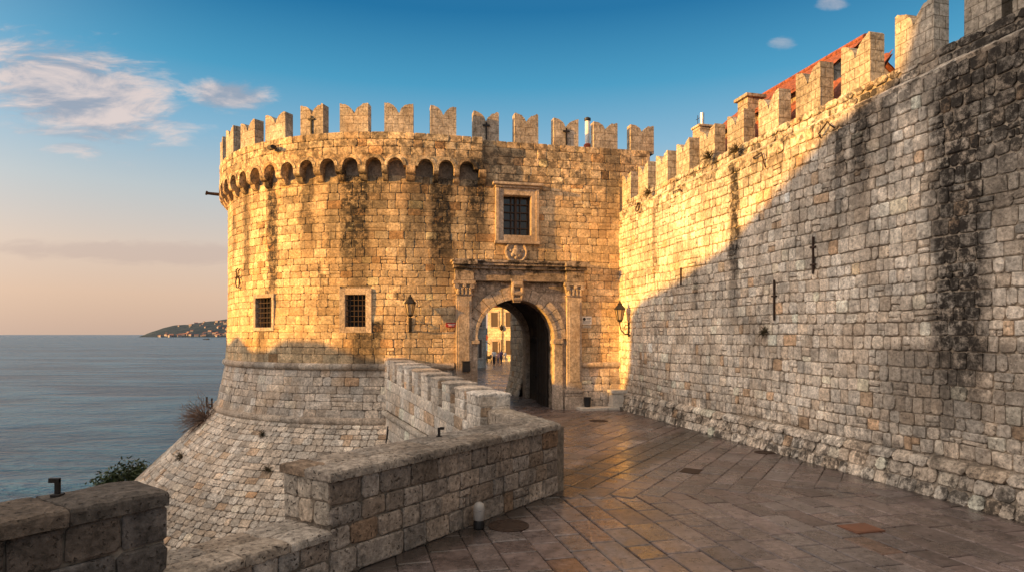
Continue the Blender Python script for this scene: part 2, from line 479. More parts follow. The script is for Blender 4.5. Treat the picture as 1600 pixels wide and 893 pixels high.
# ------------------------------------------------------------------ terrace paving
EM = Vector((1.02, 14.1, 0)); MD = Vector((.579, .8154, 0)); MN = Vector((.8154, -.579, 0))      # near parapet: inner-face line through EM
BD = Vector((-5.82, 14.3, 0)).normalized(); BL = Vector((-BD.y, BD.x, 0))                        # bridge parapet: inner-face line from EM
B_LEN = 15.6
def Pfr(q, d, z): return EM-MD*q+MN*d+Vector((0, 0, z))
def Bfr(q, d, z): return EM+BD*q+BL*d+Vector((0, 0, z))
def inside(x, y):
    p = Vector((x, y, 0))
    if (p-W0).dot(WN) < -1.0: return False
    if (p-TC).dot(FN) < RT-14: return y > 35
    if (p-EM).dot(MN) < -1.0 and (p-EM).dot(BL) > .7: return False
    if y < 14.1 and (p-EM).dot(MN) < -1.0: return False
    if y >= 14.1 and (p-EM).dot(BL) > .75: return False
    return y > -14
pave = MB(); joint = MB()
pal = [(.215, .168, .152), (.205, .16, .148), (.24, .19, .172), (.19, .155, .146), (.22, .165, .148), (.21, .178, .167)]
def slabcol(a, z):
    c = R.choice(pal); k = max(.6, 1+R.gauss(0, .13))
    if R.random() < .012: c = (.22, .14, .105)
    k *= .74
    return (c[0]*k, c[1]*k*.98, c[2]*k, R.random())
wd2 = WD; wn2 = Vector((WD.y, -WD.x, 0))
def ZA(u, v, d): return Vector((4, 12, 0))+wn2*u+wd2*v+Vector((0, 0, d))
th = math.radians(45)
a45 = wn2*math.cos(th)+wd2*math.sin(th); b45 = wd2*math.cos(th)-wn2*math.sin(th)
def ZB(u, v, d): return Vector((4, 22, 0))+a45*u+b45*v+Vector((0, 0, d))
YB = lambda x: 13.9+.08*(x-2)
def keepA(a, b, c, d):
    P = [ZA(x, y, 0) for x in (a, b) for y in (c, d)]; ce = ZA((a+b)/2, (c+d)/2, 0)
    return all(inside(p.x, p.y) for p in P) and ce.y < YB(ce.x)+1.0
def keepB(a, b, c, d):
    P = [ZB(x, y, 0) for x in (a, b) for y in (c, d)]; ce = ZB((a+b)/2, (c+d)/2, 0)
    return all(inside(p.x, p.y) for p in P) and YB(ce.x) <= ce.y and (ce-TC).dot(FN) > RT-1.5
masonry(pave, lambda u, v, d: ZA(v, u, d+.018), -26, 4, -16, 10, (.45, .66), (.6, 1.05), gap=.013, jit=.004, rnd=.015, colf=slabcol, thick=.06, pillow=.002, wob=.004, keep=lambda a, b, c, d: keepA(c, d, a, b))
masonry(pave, lambda u, v, d: ZB(u, v, d+.032), -16, 16, -16, 16, (.45, .62), (.6, 1.0), gap=.014, jit=.004, rnd=.015, colf=slabcol, thick=.06, pillow=.002, wob=.004, keep=keepB)
# street beyond the gate
def ZC(u, v, d): return Vector((-3, 60, 0))+Vector((1, 0, 0))*u+Vector((0, 1, 0))*v+Vector((0, 0, d))
def keepC(a, b, c, d):
    ce = ZC((a+b)/2, (c+d)/2, 0)
    if ce.y < 52 and (ce-TC).dot(FD) < -3.4: return False
    if ce.x < -12: return False
    return (ce-TC).dot(FN) < RT-1.2 and (abs((ce-TC).dot(FD)-4.15) < 2.6 if (ce-TC).dot(FN) > RT-7 else True)
masonry(pave, lambda u, v, d: ZC(u, v, d+.028), -14, 14, -32, 34, (.6, .8), (.9, 1.6), gap=.018, jit=.006, rnd=.015, colf=slabcol, thick=.06, pillow=.003, wob=.004, keep=keepC)
po = tag(pave.build('paving', M_pave), kind='structure')
jb = MB()
poly = []
for (x, y) in [(17, -14), (-15, -8.5)]: poly.append((x, y))
poly = [Wfr(-14, -.4, 0), Wfr(34, -.4, 0), SFraw(9.5, 0, -3), SFraw(-.5, 0, -3)+Vector((-2, 1, 0)), Bfr(B_LEN, .5, 0), EM-MN*.4+BL*.25-BD*.1, Pfr(28, -.5, 0)]
for z0, z1 in ((-.6, -.012),):
    N_ = len(poly)
    jb.add([Vector((p.x, p.y, z0)) for p in poly]+[Vector((p.x, p.y, z1)) for p in poly], [tuple(range(N_))[::-1], tuple(range(N_, 2*N_))]+[(i, (i+1) % N_, N_+(i+1) % N_, N_+i) for i in range(N_)])
tag(jb.build('ground', M_joint), kind='structure')
jb = MB()
jb.add([(-60, 31.0, -.03), (60, 31.0, -.03), (60, 140, -.03), (-60, 140, -.03)], [(0, 1, 2, 3)])
# keep the town ground inside the walls only
jb = MB()
pts = [SFraw(9.5, 0, -2.0), Wfr(34, -.2, 0)+Vector((14, 0, 0)), Vector((40, 140, 0)), Vector((-30, 140, 0)), Vector((-16, 52, 0)), SFraw(0, 0, -2.0)+Vector((-3, 2.0, 0))]
jb.add([Vector((p.x, p.y, -.035)) for p in pts], [tuple(range(len(pts)))])
tag(jb.build('town_ground', M_joint), kind='structure')

# ------------------------------------------------------------------ GATE TOWER
tower = thing('gate_tower', (TC.x, TC.y, 0), 'sunlit round limestone gate tower with swallowtail battlements and an arched gateway', 'gate tower')
UL = -20.0
# portal extents
pu0, pu1 = u_of(711), u_of(908); pz1 = z_of(440, u_of(806))
gu = u_of(806); gr = 1.80
gz_top = z_of(468, gu); gspr = gz_top-gr
EZ0, EZ1 = z_of(440, gu), z_of(409, gu)
# windows: (px0,px1,py0,py1) opening and frame
wins = []
for (a, b, c, d, fw, lab) in [(786, 829, 306, 368, .32, 'big'), (400, 423, 465, 511, .17, 'a'), (540, 572, 460, 510, .27, 'b')]:
    ua, ub = u_of(a), u_of(b); um = (ua+ub)/2
    if lab == 'a': um = u_of(413); ua, ub = um-.60, um+.60
    wins.append((ua, ub, z_of(d, um), z_of(c, um), fw, lab))
holes = [(pu0+.02, pu1-.02, -1, EZ0+.1)]
for (ua, ub, za, zb, fw, _) in wins: holes.append((ua-fw+.03, ub+fw-.03, za-fw+.03, zb+fw-.03))
ZR0 = 10.2; ZS = 12.32
shaft = MB()
cf = colf((.62, .465, .285), .15, .05, .05)  # golden sunlight put into the stone colour above the cordon
masonry(shaft, SF, UL, UC+.05, 2.2, ZR0+.3, (.29, .42), (.30, .72), holes=holes, colf=cf, jit=.013, rnd=.03, wander=.05, split=.07)
masonry(shaft, SF, u_of(752), UC+1.6, ZR0+.3, ZS, (.33, .44), (.4, .8), colf=cf, holes=holes, jit=.012, rnd=.03)
masonry(shaft, SF, UL, -.6, -.2, 1.95, (.36, .48), (.35, .75), colf=colf((.62, .535, .445), .14, .045, .06), wander=.03, split=.08)  # same stone, kept pinkish beige for the shaded courses below the cordon
masonry(shaft, SF, -.6, pu0+.1, .02, 1.95, (.36, .48), (.35, .75), colf=colf((.62, .535, .445), .14, .045, .06), wander=.03, split=.08)
masonry(shaft, SF, pu1-.1, UC+.1, .02, 1.95, (.33, .46), (.4, .8), colf=colf((.62, .535, .445), .14, .045, .06), wander=.03, split=.08)
shaft.build('masonry', M_front, tower)
scarp = MB()
cs = colf((.60, .52, .43), .15, .045, .05)
masonry(scarp, SF, UL, 0, -3.0, -.35, (.18, .27), (.22, .52), colf=cs, gap=.018, jit=.02, rnd=.035, wander=.05, split=.03)
masonry(scarp, SF, UL, 0, -6.5, -3.0, (.18, .27), (.17, .40), colf=cs, gap=.018, jit=.022, rnd=.035, wander=.05)
masonry(scarp, SF, UL, 0, -11.5, -6.5, (.26, .36), (.2, .42), colf=cs, gap=.024, jit=.03, rnd=.05)
scarp.build('scarp', M_scarp, tower)
core = MB()
us = [-31.2+.6*i for i in range(52)]+[0, UC+1.6]+[0.5*i for i in range(1, 22)]
zs = [-12, -9, -6, -3, -.25, 0, 2.06, 3, 4, 5, 6, 8, 9, 10, 11.2, ZS-.1]
for h in holes: us += [h[0], h[1]]; zs += [h[2], h[3]]
zs = [z for z in zs if z >= -12]
core.sheet(SF, us, zs, holes+[(-.5, 20, -13, -.02)], d=-.045)
# platform inside the parapet
pf = [SFraw(-31.2+.6*i, 11.4, -.3) for i in range(52)]+[SFraw(UC+1.5, 11.4, -.3), SFraw(UC+1.5, 11.4, -6.0), Vector((-9.6, 33.2, 11.4)), Vector((-9.6, 46, 11.4))]
core.add(pf, [tuple(range(len(pf)))])
LFr = lambda u, d, z: TC+FN*(RT+d)+FD*u+Vector((0, 0, z))
core.box(LFr, -4.0, -3.6, -19.0, -6.2, -.02, 12.2)
core.build('core', M_mortar, tower)
# reveals behind window and portal holes + parapet back
bk = MB()
UE = u_of(752)
bks = [-31.2+.6*i for i in range(53)]+[0.0]+[.8*i for i in range(1, 13)]+[UC+1.6]
for i, u in enumerate(sorted(bks)[:-1]):
    u2 = sorted(bks)[i+1]
    P = [SFraw(u, ZS-.1, -.06), SFraw(u2, ZS-.1, -.06), SFraw(u2, ZS-.1, -.62), SFraw(u, ZS-.1, -.62), SFraw(u2, 11.3, -.62), SFraw(u, 11.3, -.62)]
    bk.add(P, [(0, 1, 2, 3), (3, 2, 4, 5)], suv=[(u, ZS, 0), (u2, ZS, 0), (u2, ZS, 0), (u, ZS, 0), (u2, 11.3, 0), (u, 11.3, 0)])
bk.build('parapet_back', M_rough, tower)

# corbelled ring ----------------------------------------------------------
RD = .40
arch_px = [585, 618, 665, 697, 729]
cents = [u_of(p, RD*.6) for p in arch_px]
step = 1.0
uu = cents[0]-step
left = []
while uu > UL: left.append(uu); uu -= step
cents = sorted(left)+cents
AR = .33; ZA_ = 10.86; ZAT = 11.32
ringb = MB()
masonry(ringb, lambda u, z, d: SFraw(u, z, d+RD), UL, UE, ZAT, ZS, (.30, .40), (.4, .75), colf=cf, jit=.012, rnd=.03, thick=.1)
ringb.build('parapet_masonry', M_front, tower)
rc = MB()
rus = [UL+.5*i for i in range(int((0-UL)/.5)+1)]+[0, UE-.02]
rc.sheet(lambda u, z, d: SFraw(u, z, d), rus, [ZAT, 11.7, ZS-.1], d=RD-.05)
srt = sorted(set(rus))
for i in range(len(srt)-1):
    a, b = srt[i], srt[i+1]
    rc.add([SFraw(a, ZS-.1, RD-.05), SFraw(b, ZS-.1, RD-.05), SFraw(b, ZS-.1, -.1), SFraw(a, ZS-.1, -.1)], [(0, 1, 2, 3)])
e = UE-.02
rc.add([SFraw(e, ZA_, RD-.05), SFraw(e, ZS-.1, RD-.05), SFraw(e, ZS-.1, -.1), SFraw(e, ZA_, -.1)], [(0, 1, 2, 3)])
rc.build('parapet_core', M_mortar, tower)
# spandrel arches
sp = MB()
bounds = [UL]+[(cents[i]+cents[i+1])/2 for i in range(len(cents)-1)]+[UE]
bounds[0] = cents[0]-.5
for i, cu in enumerate(cents):
    b0, b1 = bounds[i], bounds[i+1]
    N_ = 10
    arc = [(cu+AR*math.cos(math.pi*k/N_), ZA_+AR*math.sin(math.pi*k/N_)) for k in range(N_+1)]   # right to left
    colr = cf(0, 0)
    # front strips between arc and top line
    arcL = arc[::-1]
    xs_ = [p[0] for p in arcL]
    for dd in (RD,):
        vs = [SFraw(x, z, dd) for x, z in arcL]+[SFraw(x, ZAT+.015, dd) for x in xs_]
        nn = len(arcL)
        sp.add(vs, [(k, k+1, nn+k+1, nn+k) for k in range(nn-1)], colr, [(x, z, 0) for x, z in arcL]+[(x, ZAT, 0) for x in xs_])
        for (p, q) in ((b0, cu-AR), (cu+AR, b1)):
            sp.add([SFraw(p, ZA_, dd), SFraw(q, ZA_, dd), SFraw(q, ZAT+.015, dd), SFraw(p, ZAT+.015, dd)], [(0, 1, 2, 3)], colr, [(p, ZA_, 0), (q, ZA_, 0), (q, ZAT, 0), (p, ZAT, 0)])
    vs = [SFraw(x, z, RD) for x, z in arcL]+[SFraw(x, z, -.05) for x, z in arcL]
    sp.add(vs, [(k, nn+k, nn+k+1, k+1) for k in range(nn-1)], colr, [(x, z, 0) for x, z in arcL]*2)
    for (p, q) in ((b0, cu-AR), (cu+AR, b1)):
        sp.add([SFraw(p, ZA_, RD), SFraw(q, ZA_, RD), SFraw(q, ZA_, -.05), SFraw(p, ZA_, -.05)], [(0, 1, 2, 3)], colr, [(p, ZA_, 0)]*4)
    # raised voussoir ring
    AO = AR+.13
    arc2 = [(cu+min(AO, (b1-b0)/2)*math.cos(math.pi*k/N_), ZA_+AO*math.sin(math.pi*k/N_)) for k in range(N_+1)][::-1]
    vs = [SFraw(x, z, RD+.03) for x, z in arcL]+[SFraw(x, z, RD+.03) for x, z in arc2]+[SFraw(x, z, RD-.01) for x, z in arc2]+[SFraw(x, z, RD-.01) for x, z in arcL]
    sp.add(vs, [(k, k+1, nn+k+1, nn+k) for k in range(nn-1)]+[(nn+k, nn+k+1, 2*nn+k+1, 2*nn+k) for k in range(nn-1)]+[(3*nn+k, 3*nn+k+1, k+1, k) for k in range(nn-1)], cf(0, 0), [(x, z, 0) for x, z in arcL+arc2+arc2+arcL])
sp.build('arcade', M_front, tower)
# corbels
for i, cu in enumerate(bounds):
    if i == 0: continue
    w = min(.17, .17)
    ww = [w, w]
    if i < len(cents):
        ww = [cu-(cents[i-1]+AR), (cents[i]-AR)-cu]
    k = MB()
    prof = [(-.06, ZA_-.003), (RD+.02, ZA_-.003), (RD+.02, ZA_-.18)]
    for t in range(1, 7):
        a = t/6*math.pi/2
        prof.append((RD*.55+(RD*.47)*math.cos(a)-.0, ZA_-.18-.16*math.sin(a)))
    for t in range(1, 6):
        a = t/5*math.pi/2
        prof.append((-.02+(RD*.57)*math.cos(a), ZA_-.36-.26*math.sin(a)))
    prof.append((-.06, ZA_-.64))
    k.prism(Ffr, prof, cu-min(ww[0], .2)+.005, cu+min(ww[1], .2)-.005, 'u', cf(0, 0))
    k.build('corbel', M_front, tower, bevel=.015)

# cordons (half-round string courses)
def cordon(u0, u1, zc, r, dofs, name, mat, n=9):
    k = MB(); N_ = max(2, int(abs(u1-u0)/.35))
    us_ = [u0+(u1-u0)*i/N_ for i in range(N_+1)]
    pr = [(math.cos(-math.pi/2+math.pi*j/(n-1))*r, math.sin(-math.pi/2+math.pi*j/(n-1))*r) for j in range(n)]
    pr = [(-.1, -r)]+pr+[(-.1, r)]
    # segmented into stones
    u = u0
    while u < u1-.05:
        w = R.uniform(.9, 1.5); e_ = min(u1, u+w)
        m_ = max(2, int((e_-u)/.3)); jj = R.uniform(-.012, .012)
        st = [u+.008+(e_-u-.016)*i/m_ for i in range(m_+1)]
        vs = []; sv = []
        for uq in st:
            for (dd, zz) in pr:
                vs.append(SFraw(uq, zc+zz, dofs(uq)+dd+jj)); sv.append((uq, zc+zz, 0))
        L = len(pr)
        fs = [(i*L+j, (i+1)*L+j, (i+1)*L+j+1, i*L+j+1) for i in range(m_) for j in range(L-1)]
        fs += [tuple(range(L)), tuple(range(m_*L, (m_+1)*L))[::-1]]
        k.add(vs, fs, colf((.48, .40, .32), .08)(0, 0), sv)
        u = e_
    return k.build(name, mat, tower)
cordon(UL, pu0, 2.07, .155, lambda u: fprof(u, 2.06)+.02, 'cordon', M_front)
cordon(pu1, UC+.02, 2.07, .13, lambda u: fprof(u, 2.06)+.02, 'cordon', M_front)
cordon(UL, -1.2, -.28, .17, lambda u: fprof(u, -.25)+.02, 'cordon', M_scarp)

# merlons -----------------------------------------------------------------
def merlon_mesh(w, h, t, notch, name, mat, slit=False):
    k = MB(); top = []
    N_ = 8
    for i in range(N_+1):                       # left half: tip -> centre
        x = -w/2+w/2*i/N_*.96
        top.append((x+R.uniform(-.012, .012), h-notch+notch*math.sqrt(max(0, 1-(i/N_*.98)**2))+R.uniform(-.022, .018)))
    right = [(-x+R.uniform(-.01, .01), z+R.uniform(-.03, .02)) for x, z in top[::-1]]
    prof = [(-w/2, -.12)]+top+right+[(w/2, -.12)]
    n_ = len(prof)
    j = lambda: R.uniform(-.008, .008)
    P0 = [(x, 0, z) for x, z in prof]; P1 = [(x, -t, z) for x, z in prof]
    fs = []
    for a_ in range(1, n_-2):
        pass
    bot = [(x, -.12) for x, _ in prof]
    for y, flip in ((0, False), (-t, True)):
        vs = [(x, y, z) for x, z in prof[1:-1]]+[(x, y, -.12) for x, _ in prof[1:-1]]
        m_ = n_-2
        q = [(i, i+1, m_+i+1, m_+i) if not flip else (i, m_+i, m_+i+1, i+1) for i in range(m_-1)]
        k.add([Vector(v) for v in vs], q, suv=[(v[0], v[2], 0) for v in vs])
    for i in range(n_-1):
        (x0, z0), (x1, z1) = prof[i], prof[i+1]
        vs = [(x0, 0, z0), (x0, -t, z0), (x1, -t, z1), (x1, 0, z1)]
        k.add([Vector(v) for v in vs], [(0, 1, 2, 3)], suv=[(v[1]+.13 if i in (0, n_-2) else v[0], v[2], 0) for v in vs])
    o = k.build(name, mat)
    bpy.context.collection.objects.unlink(o) if False else None
    return o
def add_merlon(src, M, parent, used):
    o = src if not used else src.copy()
    if used: col_.objects.link(o)
    o.parent = None; o.matrix_basis = M
    attach(o, parent)
    return o
mer = [merlon_mesh(1.2*R.uniform(.93, 1.05), 1.27+R.uniform(-.09, .09), .46, .50+R.uniform(-.07, .07), 'merlon', M_merlon) for _ in range(9)]
um = [0]*9
mpx = [430, 487, 553, 623, 693, 760, 823, 885, 947]
mus = [u_of(p, RD*.9 if p < 752 else 0) for p in mpx]
sp_ = mus[1]-mus[0]; sp_ = 1.95
ext = [mus[0]-sp_*i for i in range(1, 9)]+[mus[-1]+1.87]
for i, u in enumerate(ext+mus):
    n_, t_ = front_n(u)
    d = RD-.04 if u < UE-.3 else -.04
    k = i % 9
    p = SFraw(u, ZS, d)
    add_merlon(mer[k], frame(p, t_, n_), tower, um[k]); um[k] += 1
# iron anchors on merlons
for px in (487, 760, 885):
    u = u_of(px, RD*.9 if px < 752 else 0); n_, t_ = front_n(u); d = RD if u < UE-.3 else 0
    k = MB(); M = frame(SFraw(u, ZS, d), t_, n_)
    fr = lambda a, b, c: M @ Vector((a, b, c))
    k.box(fr, -.03, .03, -.03, .03, .02, .8); k.box(fr, -.16, .16, -.03, .03, .62, .69)
    k.build('iron_anchor', M_iron, tower)

# windows -------------------------------------------------------------------
for (ua, ub, za, zb, fw, lab) in wins:
    um_ = (ua+ub)/2; n_, t_ = front_n(um_)
    M = frame(SFraw(um_, 0, fprof(um_, (za+zb)/2)), t_, n_); fr = lambda a, b, c, M=M: M @ Vector((a, b, c))
    hw = (ub-ua)/2; pr = .12 if lab == 'big' else (.045 if lab == 'a' else .05)
    w = MB()
    for (a0, a1, c0, c1) in ((-hw-fw, -hw, za-fw, zb+fw), (hw, hw+fw, za-fw, zb+fw), (-hw+.002, hw-.002, za-fw, za), (-hw+.002, hw-.002, zb, zb+fw)):
        w.box(fr, a0, a1, -.42, pr, c0, c1)
    if lab == 'big':
        for (a0, a1, c0, c1) in ((-hw-fw-.05, -hw-fw+.1, za-fw-.05, zb+fw), (hw+fw-.1, hw+fw+.05, za-fw-.05, zb+fw)):
            w.box(fr, a0, a1, -.1, pr+.05, c0+.06, c1-.003)
        w.box(fr, -hw-fw-.10, hw+fw+.10, -.1, pr+.08, za-fw-.08, za-fw+.055)
        w.box(fr, -hw-fw-.08, hw+fw+.08, -.1, pr+.12, zb+fw+.003, zb+fw+.10)
        w.box(fr, -hw-fw-.20, hw+fw+.20, -.1, pr+.26, zb+fw+.103, zb+fw+.22)
    wo = w.build('window', M_trim, tower, bevel=.018)
    g_ = MB(); g_.box(fr, -hw, hw, -.40, -.36, za, zb); g_.build('pane', M_glass_dark, wo)
    g_ = MB()
    nx, nz = (3, 5) if lab == 'big' else (4, 6)
    dd = -.10 if lab != 'big' else -.28
    rr = .016 if lab != 'big' else .02
    for i in range(1, nx+1 if lab != 'big' else nx):
        x = -hw+2*hw*i/(nx+1 if lab != 'big' else nx)
        g_.box(fr, x-rr, x+rr, dd-rr, dd+rr, za+.002, zb-.002)
    for i in range(1, nz):
        z = za+(zb-za)*i/nz
        g_.box(fr, -hw+.002, hw-.002, dd-rr-.004, dd+rr+.004, z-rr, z+rr)
    if lab == 'big':
        g_.box(fr, -hw+.002, -hw+.07, -.355, -.25, za, zb); g_.box(fr, hw-.07, hw-.002, -.355, -.25, za, zb); g_.box(fr, -.05, .05, -.35, -.245, za, zb)
    g_.build('grille', M_rust if lab != 'big' else M_shutter, wo)

# portal ----------------------------------------------------------------------
pil = [(u_of(712), u_of(736)), (u_of(884), u_of(907))]
cap0, cap1 = z_of(462, gu), EZ0
for (a, b) in pil:
    k = MB()
    k.box(Ffr, a, b, -.3, .20, .95, cap0, (.5, .42, .33, .5))
    k.box(Ffr, a+.1, b-.1, .18, .225, 1.3, cap0-.25)
    po_ = k.build('pilaster', M_trim, tower, bevel=.015)
    k = MB()
    k.box(Ffr, a-.10, b+.10, -.3, .34, 0, .62); k.box(Ffr, a-.05, b+.05, -.3, .30, .623, .78); k.box(Ffr, a-.08, b+.08, -.3, .32, .783, .95)
    k.build('pilaster_base', M_trim, po_, bevel=.03)
    k = MB()
    h = cap1-cap0
    k.prism(Ffr, [(a+.02, cap0+.05), (b-.02, cap0+.05), (b+.10, cap1-.16), (a-.10, cap1-.16)], -.2, .24)
    k.box(Ffr, a-.04, b+.04, -.2, .26, cap0, cap0+.05); k.box(Ffr, a-.15, b+.15, -.2, .36, cap1-.16, cap1-.003)
    for i in range(4):
        x = a+(b-a)*(i+.5)/4
        k.tube([Ffr(x, .22, cap0+.06), Ffr(x, .28, cap0+.22), Ffr(x, .34, cap0+.30), Ffr(x, .35, cap0+.26)], [.09, .085, .06, .03], 7)
    for x in (a, b):
        k.tube([Ffr(x-.02, .22, cap1-.28), Ffr(x, .37, cap1-.26)], .11, 10)
    k.tube([Ffr((a+b)/2, .24, cap1-.25), Ffr((a+b)/2, .40, cap1-.22)], .08, 8)
    k.build('capital', M_trim, po_)
k = MB()
# spandrel wall with arched opening (between and behind the pilasters)
LF = lambda u, d, z: TC+FN*(RT+d)+FD*u+Vector((0, 0, z))
def arch_plate(k, u0, u1, z1, cu, r, spr, d0, d1, N_=24, zb=0.0):
    pts = [(cu-r, zb)]+[(cu+r*math.cos(math.pi-math.pi*i/N_), spr+r*math.sin(math.pi*i/N_)) for i in range(N_+1)]+[(cu+r, zb)]
    for dd in (d0, d1):
        for i in range(len(pts)-1):
            (x0, y0), (x1, y1) = pts[i], pts[i+1]
            if abs(x0-x1) < 1e-6: continue
            P = [(x0, y0), (x1, y1), (x1, z1), (x0, z1)]
            k.add([LF(x, dd, z) for x, z in P], [(0, 1, 2, 3)], suv=[(x, z, 0) for x, z in P])
        for (p, q) in ((u0, cu-r), (cu+r, u1)):
            P = [(p, zb), (q, zb), (q, z1), (p, z1)]
            k.add([LF(x, dd, z) for x, z in P], [(0, 1, 2, 3)], suv=[(x, z, 0) for x, z in P])
    for i in range(len(pts)-1):
        (x0, y0), (x1, y1) = pts[i], pts[i+1]
        k.add([LF(x0, d0, y0), LF(x1, d0, y1), LF(x1, d1, y1), LF(x0, d1, y0)], [(0, 1, 2, 3)], suv=[(d0, i*.3, 0), (d0, i*.3+.3, 0), (d1, i*.3+.3, 0), (d1, i*.3, 0)])
    for uq in (u0, u1):
        k.add([LF(uq, d0, zb), LF(uq, d1, zb), LF(uq, d1, z1), LF(uq, d0, z1)], [(0, 1, 2, 3)])
    k.add([LF(u0, d0, z1), LF(u1, d0, z1), LF(u1, d1, z1), LF(u0, d1, z1)], [(0, 1, 2, 3)])
arch_plate(k, pu0+.01, pu1-.01, EZ0+.12, gu, gr+.02, gspr, .02, -.9)
k.build('spandrel_wall', stone_mat('portal_spandrel_stone', base=(.47, .38, .30), joints=(.8, .42, .012), stain=.7, warm=.5, topgrime=(4.3, 6.3, .8)), tower)
# archivolt: voussoirs
k = MB(); ra, rb = gr, gr+.56; nv = 15
for i in range(nv):
    a0 = math.pi*i/nv+.006; a1 = math.pi*(i+1)/nv-.006; rr = rb+(.0 if i % 2 else .02)
    S_ = 3
    pr = [(gu+ra*math.cos(a0+(a1-a0)*j/S_), gspr+ra*math.sin(a0+(a1-a0)*j/S_)) for j in range(S_+1)]
    pr += [(gu+rr*math.cos(a1-(a1-a0)*j/S_), gspr+rr*math.sin(a1-(a1-a0)*j/S_)) for j in range(S_+1)]
    pr = [(min(max(x, pil[0][1]+.002), pil[1][0]-.002), z) for x, z in pr]
    k.prism(Ffr, pr, -.25, .12+R.uniform(-.006, .006))
    pr2 = [(gu+(ra-.0)*math.cos(a0+(a1-a0)*j/S_), gspr+ra*math.sin(a0+(a1-a0)*j/S_)) for j in range(S_+1)]
    pr2 += [(gu+(ra+.16)*math.cos(a1-(a1-a0)*j/S_), gspr+(ra+.16)*math.sin(a1-(a1-a0)*j/S_)) for j in range(S_+1)]
    k.prism(Ffr, pr2, .1, .165)
k.build('archivolt', M_trim, tower, bevel=.012)
for s_ in (-1, 1):
    k = MB(); x0 = gu+s_*gr; x1 = gu+s_*(gr+.42)
    a, b = min(x0, x1), max(x0, x1)
    if s_ < 0: a = max(a, pil[0][1]+.002)
    else: b = min(b, pil[1][0]-.002)
    k.box(Ffr, a, b, -.25, .12, .5, gspr-.22); k.box(Ffr, a-(.03 if s_ < 0 else .0)*0, b, -.25, .18, 0, .5)
    k.build('jamb', M_trim, tower, bevel=.02)
    k = MB(); k.box(Ffr, a-(.08 if s_ > 0 else 0), b+(.08 if s_ < 0 else 0), -.3, .21, gspr-.217, gspr-.06); k.box(Ffr, a-(.04 if s_ > 0 else 0), b+(.04 if s_ < 0 else 0), -.3, .17, gspr-.06, gspr+.02)
    k.build('impost', M_trim, tower, bevel=.02)
k = MB()
k.prism(Ffr, [(gu-.16, gz_top-.12), (gu+.16, gz_top-.12), (gu+.27, EZ0+.1), (gu-.27, EZ0+.1)], -.2, .28)
for (z, r, dd) in ((gz_top+.02, .13, .28), (gz_top+.28, .17, .32), (EZ0-.16, .2, .33)):
    k.tube([Ffr(gu-.2, dd, z), Ffr(gu+.2, dd, z)], r*.7, 9)
for s_ in (-1, 1): k.tube([Ffr(gu+s_*.19, .3, gz_top), Ffr(gu+s_*.22, .36, gz_top+.35), Ffr(gu+s_*.2, .33, EZ0-.05)], [.05, .09, .06], 7)
k.build('keystone', M_trim, tower)
k = MB(); ea, eb = u_of(709), u_of(910)
H = EZ1-EZ0
k.box(Ffr, ea+.03, eb-.03, -.1, .24, EZ0, EZ0+.28*H); k.box(Ffr, ea+.06, eb-.06, -.1, .20, EZ0+.28*H, EZ0+.58*H)
k.box(Ffr, ea-.03, eb+.03, -.1, .36, EZ0+.58*H, EZ0+.74*H); k.box(Ffr, ea-.10, eb+.10, -.1, .50, EZ0+.743*H, EZ0+.88*H); k.box(Ffr, ea-.16, eb+.16, -.1, .58, EZ0+.883*H, EZ1)
for (a, b) in pil:
    k.box(Ffr, a-.08, b+.08, .1, .36, EZ0+.003, EZ0+.57*H); k.box(Ffr, a-.16, b+.16, .1, .50, EZ0+.583*H, EZ0+.737*H); k.box(Ffr, a-.2, b+.2, .1, .66, EZ0+.745*H, EZ1+.004)
k.build('entablature', M_trim_dark, tower, bevel=.02)
# carved roundel
rz = z_of(394, gu)
M = Matrix.Translation(Ffr(gu, 0, rz)) @ frame((0, 0, 0), FD, FN) @ Matrix.Rotation(-math.pi/2, 4, 'X')
k = MB()
k.lathe([(.50, -.05), (.54, .05), (.53, .12), (.47, .14), (.43, .09), (.40, .06), (.001, .06)], 28, M=M)
def blob(k, cx, cy, r, h):
    k.lathe([(r, .03), (r*.92, h*.5), (r*.6, h*.85), (r*.05, h)], 10, M=M @ Matrix.Translation((cx, cy, .03)))
blob(k, 0, .0, .22, .14); blob(k, -.16, .14, .12, .12); blob(k, .16, .14, .12, .12); blob(k, 0, .25, .1, .12); blob(k, 0, -.22, .13, .1); blob(k, -.27, -.05, .08, .1); blob(k, .27, -.05, .08, .1)
k.build('roundel', M_trim, tower)
# stone bracket blocks beside roundel
# passage
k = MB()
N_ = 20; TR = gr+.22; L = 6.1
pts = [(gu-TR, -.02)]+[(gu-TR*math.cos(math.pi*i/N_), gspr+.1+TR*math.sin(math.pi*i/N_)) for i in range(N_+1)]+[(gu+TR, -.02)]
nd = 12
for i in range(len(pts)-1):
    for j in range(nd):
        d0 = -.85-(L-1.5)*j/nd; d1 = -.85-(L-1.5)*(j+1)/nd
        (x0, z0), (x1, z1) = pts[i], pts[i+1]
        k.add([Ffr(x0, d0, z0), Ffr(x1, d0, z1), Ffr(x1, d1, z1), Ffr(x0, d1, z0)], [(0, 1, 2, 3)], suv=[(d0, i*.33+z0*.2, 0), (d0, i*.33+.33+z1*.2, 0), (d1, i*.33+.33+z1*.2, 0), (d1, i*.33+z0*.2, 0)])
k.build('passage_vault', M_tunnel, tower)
k = MB(); arch_plate(k, gu-7.7, gu+6, 9.5, gu, gr, gspr, -L+.75, -L)
k.build('inner_arch', M_trim, tower)
